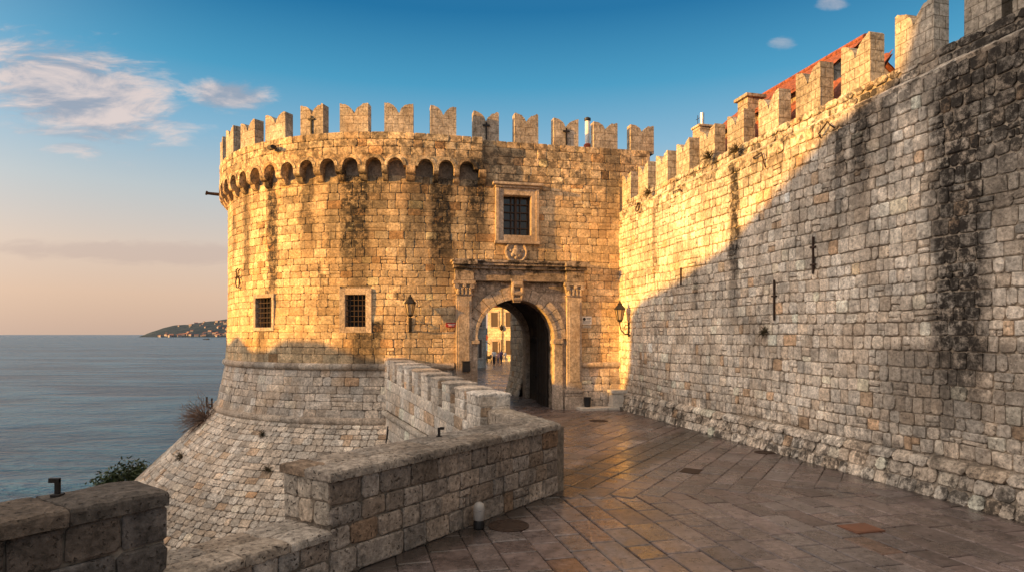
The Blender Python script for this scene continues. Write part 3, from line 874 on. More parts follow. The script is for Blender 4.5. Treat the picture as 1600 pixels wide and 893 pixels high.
# bulk behind so no light leaks into the passage
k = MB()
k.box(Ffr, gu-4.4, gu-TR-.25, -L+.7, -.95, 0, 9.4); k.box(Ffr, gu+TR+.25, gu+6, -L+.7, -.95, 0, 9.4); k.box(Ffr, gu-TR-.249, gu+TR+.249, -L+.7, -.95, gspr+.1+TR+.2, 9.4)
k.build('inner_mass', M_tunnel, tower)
# open door leaf against the right side of the passage
k = MB()
dx = gu+gr-.10
nb = 9; dw = 1.75
for i in range(nb):
    d0 = -.95-dw*i/nb; d1 = -.95-dw*(i+1)/nb+.012
    t_ = (i+.5)/nb; top = gspr+gr*.97*math.sqrt(max(0, 1-(1-t_)**2)) if False else gspr+gr*math.sin(math.acos(max(-1, min(1, 1-t_))))
    k.box(Ffr, dx+R.uniform(-.008, .008), dx+.09, d1, d0, .04, max(gspr+.2, top*.96))
door = k.build('door', M_wood, tower, bevel=.006)
for z in (.5, 1.9, 3.2):
    k = MB(); k.box(Ffr, dx-.03, dx-.009, -.95-dw+.1, -.98, z, z+.09); k.build('iron_strap', M_iron, door)
k = MB(); k.tube([Ffr(dx-.03, -2.35, 1.5), Ffr(dx-.12, -2.37, 1.45), Ffr(dx-.12, -2.5, 1.35), Ffr(dx-.03, -2.5, 1.5)], .02, 6); k.build('handle', M_iron, door)

# ------------------------------------------------------------------ CURTAIN WALL (right)
wall = thing('curtain_wall', Wfr(18, -.6, 0), 'long grey limestone curtain wall with dark drip stains and swallowtail battlements on the right', 'city wall')
cw = colf((.67, .595, .50), .12, .035, .04)
LZ, WS, WT = 9.25, 9.8, 11.0
U0, U1 = -8.0, 32.2
mw_ = MB()
masonry(mw_, SW, 3, U1, .84, LZ, (.27, .39), (.20, .43), gap=.022, colf=cw, jit=.013, rnd=.032, pillow=.012, wob=.013, wander=.07, split=.09)
masonry(mw_, SW, 3, U1, -.02, .60, (.28, .34), (.25, .55), gap=.026, colf=cw, jit=.022, rnd=.045, pillow=.02, wob=.012)
masonry(mw_, lambda u, z, d: SW(u, z, d+.05), 3, U1, .60, .84, (.3, .3), (.45, .95), gap=.02, colf=cw, jit=.02, rnd=.09, pillow=.03, wob=.014, thick=.1)
SWu = lambda u, z, d: Wfr(u, d-.16, z)
masonry(mw_, SWu, 3, U1, LZ+.12, WS, (.26, .34), (.3, .65), gap=.028, colf=cw, jit=.02, rnd=.05)
# sloping ledge
def SL(u, t, d): return Wfr(u, .03-.19*t+d*.5, LZ+.0+.14*t+d)
masonry(mw_, lambda u, t, d: SL(u, t, d), 3, U1, 0, 1, (.99, 1.0), (.5, .9), gap=.02, colf=cw, jit=.012, rnd=.03, wob=.006)
mw_.build('masonry', M_wall, wall)
k = MB()
us = [U0+1.0*i for i in range(int((U1-U0)))]+[U1]
k.sheet(SW, us, [-.3, .3, .79, .81, 3, 5, 7, LZ+.02], d=-.05)
k.box(Wfr, U0, U1, -1.5, -.21, LZ-.2, WS-.02)
k.box(Wfr, U0, U1, -2.2, -.16, -.4, LZ-.25)
k.build('core', M_mortar_pale, wall)
merw = [merlon_mesh(1.0*R.uniform(.96, 1.04), 1.2+R.uniform(-.06, .06), .42, .56+R.uniform(-.06, .06), 'merlon', M_merlon_grey) for _ in range(7)]
uw = [0]*7
for i in [-3, -2, -1.45, -1]+list(range(0, 11)):
    D = 15.15+1.71*i
    u = (D-.49)/WD.y
    k = int(i*2) % 7
    o = add_merlon(merw[k], frame(Wfr(u, -.17, WS-.01), -WD, WN), wall, uw[k]); uw[k] += 1

# ------------------------------------------------------------------ NEAR PARAPET
para = thing('parapet', Pfr(6, -.5, 0), 'thick foreground stone parapet with capstones and a lowered embrasure', 'parapet wall')
cn = colf((.36, .30, .25), .14, .05, .05)
TM, TS, TCp = 1.57, .76, 1.78
QE, QC, QN = 6.2, 8.45, 20.0
PW = 1.12
k = MB()
def SP(u, z, d): return Pfr(u, d, z)
masonry(k, SP, 0, QE, .02, TM-.15, (.28, .42), (.32, .72), gap=.018, colf=cn, jit=.016, rnd=.03, wob=.01, pillow=.015, wander=.02, split=.06)
masonry(k, SP, QE, QC, .02, TS-.14, (.28, .36), (.4, .8), gap=.022, colf=cn, jit=.014, rnd=.03, wob=.01, pillow=.02)
masonry(k, SP, QC, QN, .02, TCp-.19, (.32, .46), (.42, .8), gap=.026, colf=colf((.16, .132, .112), .16, .05, .02), jit=.014, rnd=.03, wob=.01, pillow=.02)  # darker stone colour stands in for the vignette at the view's corner
ce = colf((.44, .38, .31), .1, .05, .1)  # end face coloured paler for the light falling on it
SEe = lambda u, z, d: Pfr(QE+d, -u, z)
masonry(k, SEe, .03, PW-.02, TS, TM-.15, (.4, .5), (.4, .62), gap=.026, colf=ce, jit=.012, rnd=.04, wob=.012, pillow=.03)
masonry(k, lambda u, z, d: Pfr(QC-d, -u, z), .03, .85, TS, TCp-.19, (.45, .6), (.35, .5), gap=.024, colf=cn)
masonry(k, lambda u, z, d: Bfr(u, -d, z), 0, B_LEN, .02, TM-.15, (.34, .5), (.5, .9), gap=.02, colf=cn)
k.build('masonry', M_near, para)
k = MB()
k.box(Pfr, -.3, QE-.03, -PW+.03, -.04, -9, TM-.13)
k.box(Pfr, QE-.029, QC+.03, -PW+.2, -.04, -9, TS-.12)
k.box(Pfr, QC+.031, QN, -.82, -.04, -9, TCp-.17)
k.build('core', M_mortar, para)
def capstones(k, fr, q0, q1, d0, d1, ztop, h, lw, cf_, bev=.03):
    q = q0
    while q < q1-.05:
        w = R.uniform(*lw); e_ = q+w
        if q1-e_ < lw[0]*.6: e_ = q1
        g = .012; j = R.uniform(-.012, .012); zt = ztop+R.uniform(-.01, .008)
        nx, ny = 8, 6
        c = cf_(0, 0)
        top = []
        for a in range(nx+1):
            for b in range(ny+1):
                x = q+g+(e_-q-2*g)*a/nx; y = d0+(d1-d0)*b/ny+(j if b in (0, ny) else 0)
                edge = (a in (0, nx))+(b in (0, ny))
                z = zt+R.uniform(-.012, .012)-(.022 if edge else 0)-(.012 if edge == 2 else 0)
                top.append((x, y, z))
        n0 = len(top)
        vs = [fr(*p) for p in top]; fs = [(a*(ny+1)+b, a*(ny+1)+b+1, (a+1)*(ny+1)+b+1, (a+1)*(ny+1)+b) for a in range(nx) for b in range(ny)]
        # skirt
        loop = [a*(ny+1) for a in range(nx+1)]+[nx*(ny+1)+b for b in range(1, ny+1)]+[a*(ny+1)+ny for a in range(nx-1, -1, -1)]+[b for b in range(ny-1, 0, -1)]
        cx, cy = (q+e_)/2, (d0+d1)/2
        low = []; mid = []
        for i in loop:
            x, y, z = top[i]
            mid.append((x+(.016 if x > cx else -.016)*(abs(x-cx) > (e_-q)*.45)*.5, y+(.016 if y > cy else -.016)*(abs(y-cy) > abs(d1-d0)*.45), z-.03))
            low.append((mid[-1][0]+R.uniform(-.006, .006), mid[-1][1]+R.uniform(-.006, .006), ztop-h+R.uniform(-.006, .006)))
        nl = len(loop)
        vs += [fr(*p) for p in mid]+[fr(*p) for p in low]
        for i in range(nl):
            i2 = (i+1) % nl
            fs += [(loop[i], loop[i2], n0+i2, n0+i), (n0+i, n0+i2, n0+nl+i2, n0+nl+i)]
        fs.append(tuple(range(n0+nl, n0+2*nl)))
        k.add(vs, fs, c, [(p[0]+p[1], p[2], 0) for p in top+mid+low])
        q = e_
cc = colf((.34, .29, .24), .14, .04, .06)
for (q0, q1, d0, d1, zt, hh, lw, cf_) in ((-.05, QE+.03, .03, -.56, TM, .15, (.45, .9), cc), (0, QE+.03, -.57, -PW-.02, TM+.004, .15, (.5, 1.0), cc), (QE, QC, .03, -.45, TS, .14, (.5, .9), cc),
        (QE, QC, -.46, -.95, TS+.003, .14, (.5, .8), cc), (QC, QN, .03, -.86, TCp, .19, (.6, 1.0), colf((.19, .16, .135), .12, .04, .06))):  # nearest caps darkened in colour for the same corner vignette
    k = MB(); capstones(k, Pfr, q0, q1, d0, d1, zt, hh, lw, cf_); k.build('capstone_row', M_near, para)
# hooks let into the capstones
def iron_hook(px, py, zt, label, flip=1):
    D = (CAMZ-zt)/((py-HY)/F); x = (px-HX)/F*D
    k = MB(); b = Vector((x, D, zt-.05))
    k.box(lambda a, c, z: b+Vector((a, c, z)), -.025, .025, -.02, .02, 0, .22); k.box(lambda a, c, z: b+Vector((a, c, z)), -.09*(1 if flip > 0 else -.2), .025 if flip > 0 else .1, -.021, .021, .18, .23)
    k.box(lambda a, c, z: b+Vector((a, c, z)), -.05, .05, -.05, .05, .03, .062)
    o = k.build('iron_hook', M_iron, None, bevel=.006)
    return tag(o, label, 'hook')
iron_hook(90, 772, TCp, 'bent rusty iron hook set on top of the nearest parapet at far left')
iron_hook(686, 681, TM, 'small dark iron hook on the middle parapet capstones below the bridge merlons', -1)

# ------------------------------------------------------------------ BRIDGE PARAPET with square merlons
bridge = thing('bridge_parapet', Bfr(8, .45, 0), 'pale bridge parapet with a row of square stone merlons rising to the tower', 'parapet wall')
BW = .85
def btop(q): return 1.10+(q-2.4)/(B_LEN-2.4)*.55 if q > 2.4 else 1.10
cb = colf((.68, .61, .52), .10, .04, .06)
k = MB()
def SBo(u, z, d):      # outer face; u from near to far, z scaled along rising top
    return Bfr(u, BW+d+(.35*(.35-z)/3 if z < .35 else 0), z+(btop(u)-1.10)*max(0, min(1, (z+.2)/1.4)))
masonry(k, SBo, .5, B_LEN, -8, -.1, (.36, .46), (.45, .85), gap=.014, colf=cb, jit=.01, rnd=.025)
masonry(k, SBo, .5, B_LEN, .12, 1.10, (.3, .4), (.45, .85), gap=.014, colf=cb, jit=.01, rnd=.025)
k.build('masonry', M_bridge, bridge)
k = MB(); pr = []
for i in range(20):
    q = .5+(B_LEN-.5)*i/19; pr.append(SBo(q, .02, .05))
k.tube(pr, .13, 10); k.build('cordon', M_bridge, bridge, smooth=True)
k = MB()
for i in range(12):
    q0 = .3+(B_LEN-.3)*i/12; q1 = .3+(B_LEN-.3)*(i+1)/12
    P = [(q0, .04), (q1, .04), (q1, BW-.04), (q0, BW-.04)]
    k.add([Bfr(q, d, -9) for q, d in P]+[Bfr(q, d, btop(q)-.02) for q, d in P], [(3, 2, 1, 0), (4, 5, 6, 7), (0, 1, 5, 4), (1, 2, 6, 5), (2, 3, 7, 6), (3, 0, 4, 7)])
k.build('core', M_mortar, bridge)
# plain coping of the near end
k = MB(); capstones(k, Bfr, .15, 2.9, -.03, .62, TM+.002, .35, (.9, 1.2), colf((.40, .35, .29), .08)); k.build('capstone_row', M_near, bridge)
nm = 10
for i in range(nm):
    q = 3.25+(B_LEN-3.7)*i/(nm-1)
    if i == 0: q += .1
    w = .42 if i else .55; h = .80
    k = MB(); zb = btop(q)-.03
    def SBm(u, z, d): return Bfr(q+u, BW+d, zb+z)
    c = cb(0, 0)
    k.box(lambda u, d, z: Bfr(q+u, d, zb+z), -w+.012, w-.012, .03, BW-.02, 0, h, c)
    masonry(k, SBm, -w, w, 0, h, (.3, .33), (.35, .6), gap=.012, colf=cb, jit=.006, rnd=.02, thick=.03)
    masonry(k, lambda u, z, d: Bfr(q-w-d, BW-u, zb+z), 0, BW, 0, h, (.3, .33), (.35, .6), gap=.012, colf=cb, jit=.006, rnd=.02, thick=.03)
    capstones(k, lambda x, y, z: Bfr(q+x, y, zb+z), -w+.002, w-.002, BW+.008, -.004, h+.08, .085, (2*w, 2*w+.05), colf((.58, .52, .45), .08))
    mo = k.build('merlon', M_bridge, bridge)
# arrow slit: its inner dark is a solid black box on the face
k = MB()
ss = 14.2
k.box(lambda u, d, z: SBo(ss+u, z, d), -.07, .07, -.02, .035, -1.3, -.35); k.build('arrow_slit', M_black, bridge)

# ------------------------------------------------------------------ LANTERNS
def lantern(M, label):
    t = thing('wall_lantern', None, label, 'lantern', M=M)
    def P(k, name, mat, par, **kw):
        o = k.build(name, mat, None, **kw); attach(o, par, True); return o
    k = MB()
    k.box(loc_fr, -.07, .07, -.02, .04, -.75, -.1)
    k.tube([(0, .02, -.65), (0, .22, -.62), (0, .40, -.45), (0, .46, -.2), (0, .46, -.06)], .028, 8)
    k.tube([(0, .03, -.2), (0, .18, -.22), (0, .26, -.34), (0, .19, -.44), (0, .13, -.36)], .018, 6)
    P(k, 'bracket', M_iron, t)
    c = (0, .46, 0)
    k = MB(); k.lathe([(.04, -.08), (.11, -.05), (.12, 0), (.10, .02)], 6, c)
    for i in range(6):
        a = 2*math.pi*i/6
        k.tube([(.115*math.cos(a), .46+.115*math.sin(a), 0), (.225*math.cos(a), .46+.225*math.sin(a), .50)], .016, 5)
    for (r, z) in ((.117, .01), (.225, .50)):
        k.tube([(r*math.cos(2*math.pi*i/6), .46+r*math.sin(2*math.pi*i/6), z) for i in range(7)], .018, 5)
    lf = P(k, 'lantern_frame', M_iron, t)
    k = MB(); k.lathe([(.105, .015), (.215, .495)], 6, c); P(k, 'glass', M_lglass, lf)
    k = MB(); k.lathe([(.27, .50), (.25, .54), (.15, .66), (.10, .72), (.11, .75), (.07, .79), (.03, .82), (.05, .86), (.012, .90), (.004, .98)], 6, c)
    k.box(lambda a, b, z: Vector((a, b+.46, z)), -.05, .05, -.008, .008, .925, .945)
    P(k, 'cap', M_iron, lf)
    return t
u = u_of(641); n_, t_ = front_n(u)
lantern(frame(SF(u, z_of(492, u), 0), t_, n_), 'black iron wall lantern on the round tower left of the gateway')
uL, zL = wall_uz(983, 500)
lantern(frame(Wfr(uL, 0, zL), -WD, WN), 'black iron wall lantern on the curtain wall right of the gateway')

# ------------------------------------------------------------------ signs, boxes, small things near gate
def text_obj(txt, size, mat, M, parent, name='lettering', bold=False):
    cu = bpy.data.curves.new(name, 'FONT'); cu.body = txt; cu.size = size; cu.align_x = 'CENTER'; cu.align_y = 'CENTER'; cu.extrude = .002
    o = bpy.data.objects.new(name, cu); col_.objects.link(o)
    dg = bpy.context.evaluated_depsgraph_get(); me = bpy.data.meshes.new_from_object(o.evaluated_get(dg)); bpy.data.objects.remove(o)
    me.materials.clear(); me.materials.append(mat)
    o = bpy.data.objects.new(name, me); col_.objects.link(o); o.matrix_basis = M; attach(o, parent); return o
def flat_frame(p, t, n):      # text plane: x along t, y up, facing n
    M = Matrix.Identity(4)
    for i in range(3): M[i][0] = t[i]; M[i][1] = (0, 0, 1)[i]; M[i][2] = n[i]; M[i][3] = p[i]
    return M
u = u_of(705); n_, t_ = front_n(u); zc = z_of(507, u)
k = MB(); M = frame(SF(u, zc, .03), t_, n_); fr = lambda a, b, c: M @ Vector((a, b, c))
k.box(fr, -.24, .24, -.02, .015, -.10, .10)
s1 = tag(k.build('wall_sign', M_red, None, bevel=.005), 'small red rectangular sign on the wall left of the gateway', 'sign')
k = MB(); k.box(fr, -.17, .17, .0155, .018, .015, .04); k.box(fr, -.13, .13, .0155, .018, -.045, -.02); k.build('white_line', M_white, s1)
u = (u_of(908)+u_of(923))/2+.03; zc = z_of(500, u)
M2 = frame(SFraw(u, zc, .04), FD, FN); fr2 = lambda a, b, c: M2 @ Vector((a, b, c))
k = MB(); k.box(fr2, -.24, .24, -.02, .015, -.19, .19); s2 = tag(k.build('wall_sign', M_white, None, bevel=.005), 'white notice sign with black round symbol right of the gateway', 'sign')
k = MB(); k.lathe([(.075, .0155), (.075, .019)], 16, M=M2 @ Matrix.Translation((-.13, 0, .06)) @ Matrix.Rotation(-math.pi/2, 4, 'X'))
k.build('symbol', M_black, s2)
k = MB()
for (a, b, z) in ((-.02, .2, .10), (-.02, .17, .04), (-.2, .2, -.05), (-.2, .15, -.11)): k.box(fr2, a, b, .0155, .018, z-.012, z+.012)
k.build('text_line', M_black, s2)
k = MB(); k.box(fr2, -.22, .22, -.02, .012, -.36, -.23); s3 = tag(k.build('wall_sign', M_whitestone, None, bevel=.005), 'small pale plate just under the white notice sign', 'sign')
k = MB(); k.box(fr2, -.17, .17, .0125, .015, -.31, -.28); k.build('text_line', M_black, s3)
# box on left pilaster
u = (pil[0][0]+pil[0][1])/2+.08; zc = z_of(572, u)
k = MB(); k.box(Ffr, u-.17, u+.17, .20, .36, zc-.22, zc+.22); k.box(Ffr, u-.19, u+.19, .20, .39, zc+.223, zc+.26); k.box(Ffr, u-.1, u+.1, .361, .368, zc+.05, zc+.12)
tag(k.build('letter_box', M_black, None, bevel=.01), 'black metal box fixed to the left pilaster of the gateway', 'box')
# step at the corner
k = MB()
sa, sb = pu1-.35, UC-.35
k.box(Ffr, sa, sa+1.3, .34, 1.05, .02, .16); k.box(Ffr, sa+1.31, sb, .36, 1.03, .02, .155)
tag(k.build('stone_step', M_whitestone, None, bevel=.025), 'low stone step at the foot of the wall right of the gateway', 'step')
# bin
p = Ffr(u_of(912), .52, .16)
k = MB(); k.lathe([(.13, 0), (.15, .02), (.17, .40), (.18, .41), (.18, .44), (.155, .44), (.14, .06)], 14, p); bn = tag(k.build('waste_bin', M_black, None), 'small black bin on the step beside the right pilaster', 'bin')
# white stone block
p0 = u_of(957)
k = MB(); k.box(Ffr, p0-.36, p0+.36, .30, .92, .16, .28); k.box(Ffr, p0-.31, p0+.31, .34, .88, .283, .78); k.box(Ffr, p0-.38, p0+.38, .28, .94, .783, .93)
k.box(Ffr, p0-.24, p0+.24, .885, .9, .35, .7)
tag(k.build('stone_pedestal', M_whitestone, None, bevel=.03), 'white stone pedestal block on the step in the corner of the walls', 'pedestal')
# black bollard in the corner
bp_ = Ffr(p0+.62, .62, .02)
k = MB(); k.lathe([(.13, 0), (.13, .06), (.09, .1), (.08, .62), (.11, .64), (.11, .68), (.08, .76), (.01, .80)], 14, bp_)
tag(k.build('bollard', M_black, None, smooth=False), 'short black bollard between the white pedestal and the curtain wall', 'bollard')
# bollard lamp by the parapet
Dl = CAMZ/((824-HY)/F); bl = Vector(((738-HX)/F*Dl, Dl, .03))
# keep it just clear of the parapet face
off = (bl-EM).dot(MN)
bl += MN*(.19-off)
bt = thing('path_light', bl, 'small bollard light with a pale rounded head against the parapet', 'bollard light')
SB = Matrix.Diagonal((.86, .86, .80, 1))
k = MB(); k.lathe([(.115, 0), (.12, .02), (.115, .16), (.105, .18)], 16, bl, M=SB); k.build('base', M_black, bt)
k = MB(); k.lathe([(.104, .178), (.118, .19), (.118, .45), (.112, .50), (.09, .55), (.05, .58), (.005, .59)], 18, bl, M=SB); k.build('lamp_head', M_lampw, bt, smooth=True)
k = MB(); k.lathe([(.1205, .40), (.1205, .415)], 18, bl, M=SB); k.build('rim', M_steel, bt)

def on_ground(px, py, z=0.03):
    D = (CAMZ-z)/((py-HY)/F); return Vector(((px-HX)/F*D, D, z))
def manhole(px, py, r, label, sq=False, rot=0.0, mat=None):
    p = on_ground(px, py)+Vector((0, 0, .002))
    k = MB()
    if not sq:
        k.lathe([(r, -.05), (r, .006), (r-.035, .008), (r-.036, .002), (r-.05, .002), (r-.055, .009), (r*.55, .009), (r*.54, .004), (r*.5, .004), (r*.49, .009), (.001, .009)], 28, p)
        for i in range(10):
            a = 2*math.pi*i/10
            M = Matrix.Translation(p) @ Matrix.Rotation(a, 4, 'Z')
            k.box(lambda x, y, z: M @ Vector((x, y, z)), r*.58, r*.85, -.02, .02, .005, .014)
    else:
        M = Matrix.Translation(p) @ Matrix.Rotation(rot, 4, 'Z')
        f = lambda x, y, z: M @ Vector((x, y, z))
        k.box(f, -r, r, -r*.8, r*.8, -.05, .006); k.box(f, -r+.04, r-.04, -r*.8+.04, r*.8-.04, .0062, .011)
    return tag(k.build('manhole_cover', mat or M_rust, None), label, 'manhole cover')
manhole(795, 820, .37, 'round dark iron manhole cover beside the parapet and bollard light')
manhole(935, 657, .38, 'far round manhole cover in the paving in front of the gateway')
manhole(1195, 706, .30, 'round manhole cover close to the foot of the curtain wall')
manhole(1080, 735, .30, 'square rusty drain cover in the middle of the paving', True, math.radians(60))
slab_rust = plain_mat('rust_red_slab', (.17, .075, .045), .55, 0, .3, 5, .2)
manhole(1345, 824, .30, 'rust red square cover in the paving near the right wall', True, math.radians(14), slab_rust)
# dark stone at far right foot of wall
p = on_ground(1592, 800)
k = MB()
M = Matrix.Translation(p) @ Matrix.Rotation(.25, 4, 'Z')
k.box(lambda x, y, z: M @ Vector((x, y, z)), -.08, .12, -.1, .1, 0, .32); k.box(lambda x, y, z: M @ Vector((x, y, z)), -.1, .14, -.12, .12, .0, .05)
tag(k.build('utility_box', M_black, None, bevel=.02), 'small dark box at the foot of the wall at the right edge', 'box')

# ------------------------------------------------------------------ iron work on the curtain wall
def tie_bar(px, y0, y1, label, cross=()):
    u, zt = wall_uz(px, y0); _, zb = wall_uz(px, y1)
    k = MB(); k.box(Wfr, u-.022, u+.022, .0, .06, zb, zt)
    for f_ in cross:
        z = zb+(zt-zb)*f_; k.box(Wfr, u-.10, u+.10, .0, .064, z-.025, z+.025)
    tag(k.build('tie_bar', M_rust, None, bevel=.006), label, 'iron bar')
tie_bar(1065, 418, 446, 'shortest vertical iron bar on the wall, nearest the gate')
tie_bar(1211, 437, 500, 'long vertical iron bar with one cross pin, lower on the wall', (.6,))
tie_bar(1272, 370, 428, 'vertical iron bar with two cross pins, highest of the wall bars', (.25, .72))
tie_bar(1131, 648, 678, 'short rusty bar at the very foot of the curtain wall', ())
def wall_iron(pts, label, r=.03, d=.12, name='iron_bracket'):
    P = []
    for i, (px, py) in enumerate(pts):
        u, z = wall_uz(px, py); P.append(Wfr(u, d if 0 < i < len(pts)-1 or len(pts) == 2 else .0, z))
    k = MB(); k.tube(P, r, 6); tag(k.build(name, M_rust, None), label, 'iron bracket')
wall_iron([(1283, 216), (1286, 210), (1300, 191), (1304, 196), (1304, 200)], 'bent iron stirrup at the sun and shadow edge high on the wall', .02, .14)
wall_iron([(1178, 248), (1182, 247), (1195, 239), (1196, 243), (1196, 262)], 'hooked iron bracket under the wall ledge', .022, .12)
wall_iron([(1052, 304), (1056, 300), (1066, 296), (1066, 300)], 'small iron bracket under the ledge nearer the gate', .022, .1)
# ring
u, z = wall_uz(1000, 324)
k = MB(); k.tube([Wfr(u+.17*math.cos(a*math.pi/10), .1+.05*math.sin(a*math.pi/10), z-.19*math.sin(a*math.pi/10)) for a in range(21)], .03, 6); k.box(Wfr, u-.03, u+.03, -.05, .14, z+.12, z+.2)
tag(k.build('mooring_ring', M_rust, None), 'iron ring hanging on the sunlit wall near the gate corner', 'iron ring')
# ring ornament on tower left
u = u_of(375); n_, t_ = front_n(u); zc = z_of(438, u)
M = frame(SF(u, zc, .05), t_, n_); k = MB()
k.tube([M @ Vector((.26*math.cos(a*math.pi/10), .06, .26*math.sin(a*math.pi/10)-.1)) for a in range(21)], .03, 6)
k.tube([M @ Vector(p) for p in ((-.1, 0, .6), (-.1, .1, .5), (-.05, .1, .1))], .03, 6); k.tube([M @ Vector(p) for p in ((.2, 0, .55), (.2, .1, .45), (.1, .1, .1))], .03, 6); k.tube([M @ Vector((-.3, .06, .12)), M @ Vector((.3, .06, .2))], .025, 6)
tag(k.build('mooring_ring', M_rust, None), 'rusty iron ring with prongs on the sunlit left side of the tower', 'iron ring')
# spout at far left of ring
u = u_of(357, RD)-1.6; n_, t_ = front_n(-13.6)
p = SFraw(-13.9, 10.85+.1, RD-.1)
k = MB(); k.tube([p, p+Vector((-.66, -.22, .03))], [.09, .075], 8); k.tube([p+Vector((-.66, -.22, .03)), p+Vector((-.74, -.25, .05))], [.11, .11], 8)
tag(k.build('water_spout', M_rust, None), 'rusty water spout sticking out from the left edge of the tower top', 'spout')
u = u_of(431, RD); n_, t_ = front_n(u); M = frame(SFraw(u, z_of(233, u, RD), RD), t_, n_); k = MB()
f = lambda x, y, z: M @ Vector((x, y, z))
k.box(f, -.05, .05, -.05, .16, -.03, .03); k.box(f, -.18, .16, .12, .32, -.07, .09); k.tube([f(.1, .28, .0), f(.22, .40, -.02)], [.07, .09], 8)
tag(k.build('floodlight', M_iron, None), 'small dark floodlight under the merlons on the tower parapet', 'floodlight')
# iron pegs on the second cordon at the left edge
for i, (px, py, lab) in enumerate([(323, 630, 'leftmost rusty iron peg standing beside the lower tower cordon'), (331, 632, 'rusty iron peg beside the lower cordon, right of its twin')]):
    D = 33.0; p = Vector(((px-HX)/F*D, D, CAMZ+(HY-py)/F*D))
    k = MB(); k.tube([p+Vector((.25, 0, -.25)), p+Vector((0, 0, -.1)), p+Vector((0, 0, .35))], .045, 6); k.tube([p+Vector((-.02, 0, -.05)), p+Vector((.3, 0, -.02))], .04, 6)
    tag(k.build('iron_peg', M_rust, None), lab, 'iron peg')

# ------------------------------------------------------------------ chimneys, roofs
p = SFraw(u_of(918, -1.0), ZS-.15, -1.0)
ch = thing('chimney_pipe', p, 'white flue pipe with red clay base between the gate battlements', 'chimney')
k = MB(); k.lathe([(.24, -.9), (.24, .0), (.19, .05), (.19, .55), (.13, .60)], 12, p); k.build('clay_base', M_chimred, ch)
k = MB(); k.lathe([(.12, .55), (.12, 1.72)], 12, p); k.build('flue', M_white, ch)
k = MB(); k.lathe([(.13, 1.70), (.16, 1.74), (.16, 1.84), (.05, 1.90)], 12, p); k.build('flue_cap', M_black, ch)

def tiled_roof(k, fr, u0, u1, d0, z0, d1, z1, per=.24):
    nu = int((u1-u0)/per*6); ns = 14
    vs = []; sv = []
    for j in range(ns+1):
        t = j/ns
        for i in range(nu+1):
            u = u0+(u1-u0)*i/nu
            h = .05*abs(math.sin(math.pi*u/per))+.03*((1-t)*ns % 1)
            vs.append(fr(u, d0+(d1-d0)*t, z0+(z1-z0)*t+h-.02*(j % 2)))
            sv.append((u, t, 0))
    W_ = nu+1
    k.add(vs, [(j*W_+i, j*W_+i+1, (j+1)*W_+i+1, (j+1)*W_+i) for j in range(ns) for i in range(nu)], suv=sv)
    k.add([fr(u0, d0, z0-.06), fr(u1, d0, z0-.06), fr(u1, d1, z1-.06), fr(u0, d1, z1-.06)], [(0, 1, 2, 3)])
    k.add([fr(u0, d0, z0-.06), fr(u1, d0, z0-.06), fr(u1, d0, z0+.02), fr(u0, d0, z0+.02)], [(0, 1, 2, 3)])
def house(name, label, u0, u1, d0, d1, ze, rise, wallmat, fr=Wfr, base=0.0, over=.25):
    t = thing(name, fr((u0+u1)/2, (d0+d1)/2, base), label, 'house')
    k = MB(); dm = (d0+d1)/2
    k.prism(fr, [(d0, base), (d1, base), (d1, ze), (dm, ze+rise-.1), (d0, ze)], u0, u1, 'u')
    k.build('wall', wallmat, t)
    k = MB(); s_ = rise/abs(dm-d0)
    tiled_roof(k, fr, u0-.15, u1+.15, d0+over, ze-over*s_+.08, dm, ze+rise+.08)
    tiled_roof(k, fr, u0-.15, u1+.15, d1-over, ze-over*s_+.08, dm, ze+rise+.08)
    k.tube([fr(u0-.15, dm, ze+rise+.1), fr(u1+.15, dm, ze+rise+.1)], .12, 8)
    rf = k.build('roof', M_tile, t)
    return t, rf
M_hwall = stone_mat('town_house_stone', base=(.48, .40, .31), joints=(.5, .35, .02), stain=.3)
h1, r1 = house('house', 'red tiled house roof showing right behind the curtain wall battlements', 19.6, 25.8, -1.4, -4.4, 11.3, 1.18, M_hwall, over=.25)
k = MB(); tiled_roof(k, Wfr, 16.9, 24.6, -.75, 9.95, -1.38, 10.9); k.build('lean_to_roof', M_tile, h1)
k = MB(); k.box(Wfr, 22.7, 23.3, -1.6, -1.0, 9.6, 11.75); k.box(Wfr, 22.6, 23.4, -1.7, -.9, 11.753, 11.87); k.build('chimney', M_hwall, h1, bevel=.02)
h2, r2 = house('house', 'small red roof corner behind the meeting of the gate battlements and curtain wall', 27.5, 30.4, -1.6, -4.4, 9.9, 1.9, M_hwall, over=.3)
k = MB(); f = Wfr
uC = 26.9
k.box(f, uC-.28, uC+.28, -2.0, -1.44, 9, 12.0); k.box(f, uC-.33, uC+.33, -2.05, -1.39, 12.003, 12.1)
cs_ = thing('stone_chimney', f(uC, -1.7, 9), 'square stone chimney with steel pipe behind the curtain wall battlements', 'chimney')
k.build('stack', M_hwall, cs_, bevel=.02)
k = MB(); k.lathe([(.09, 0), (.09, .55)], 10, f(uC, -1.72, 12.1)); k.build('flue', M_steel, cs_)
k = MB(); k.tube([f(uC+.3, -1.7, 12.1), f(uC+.3, -1.7, 12.65)], .015, 5); k.tube([f(uC+.15, -1.7, 12.5), f(uC+.45, -1.7, 12.5)], .012, 5); k.build('aerial', M_iron, cs_)

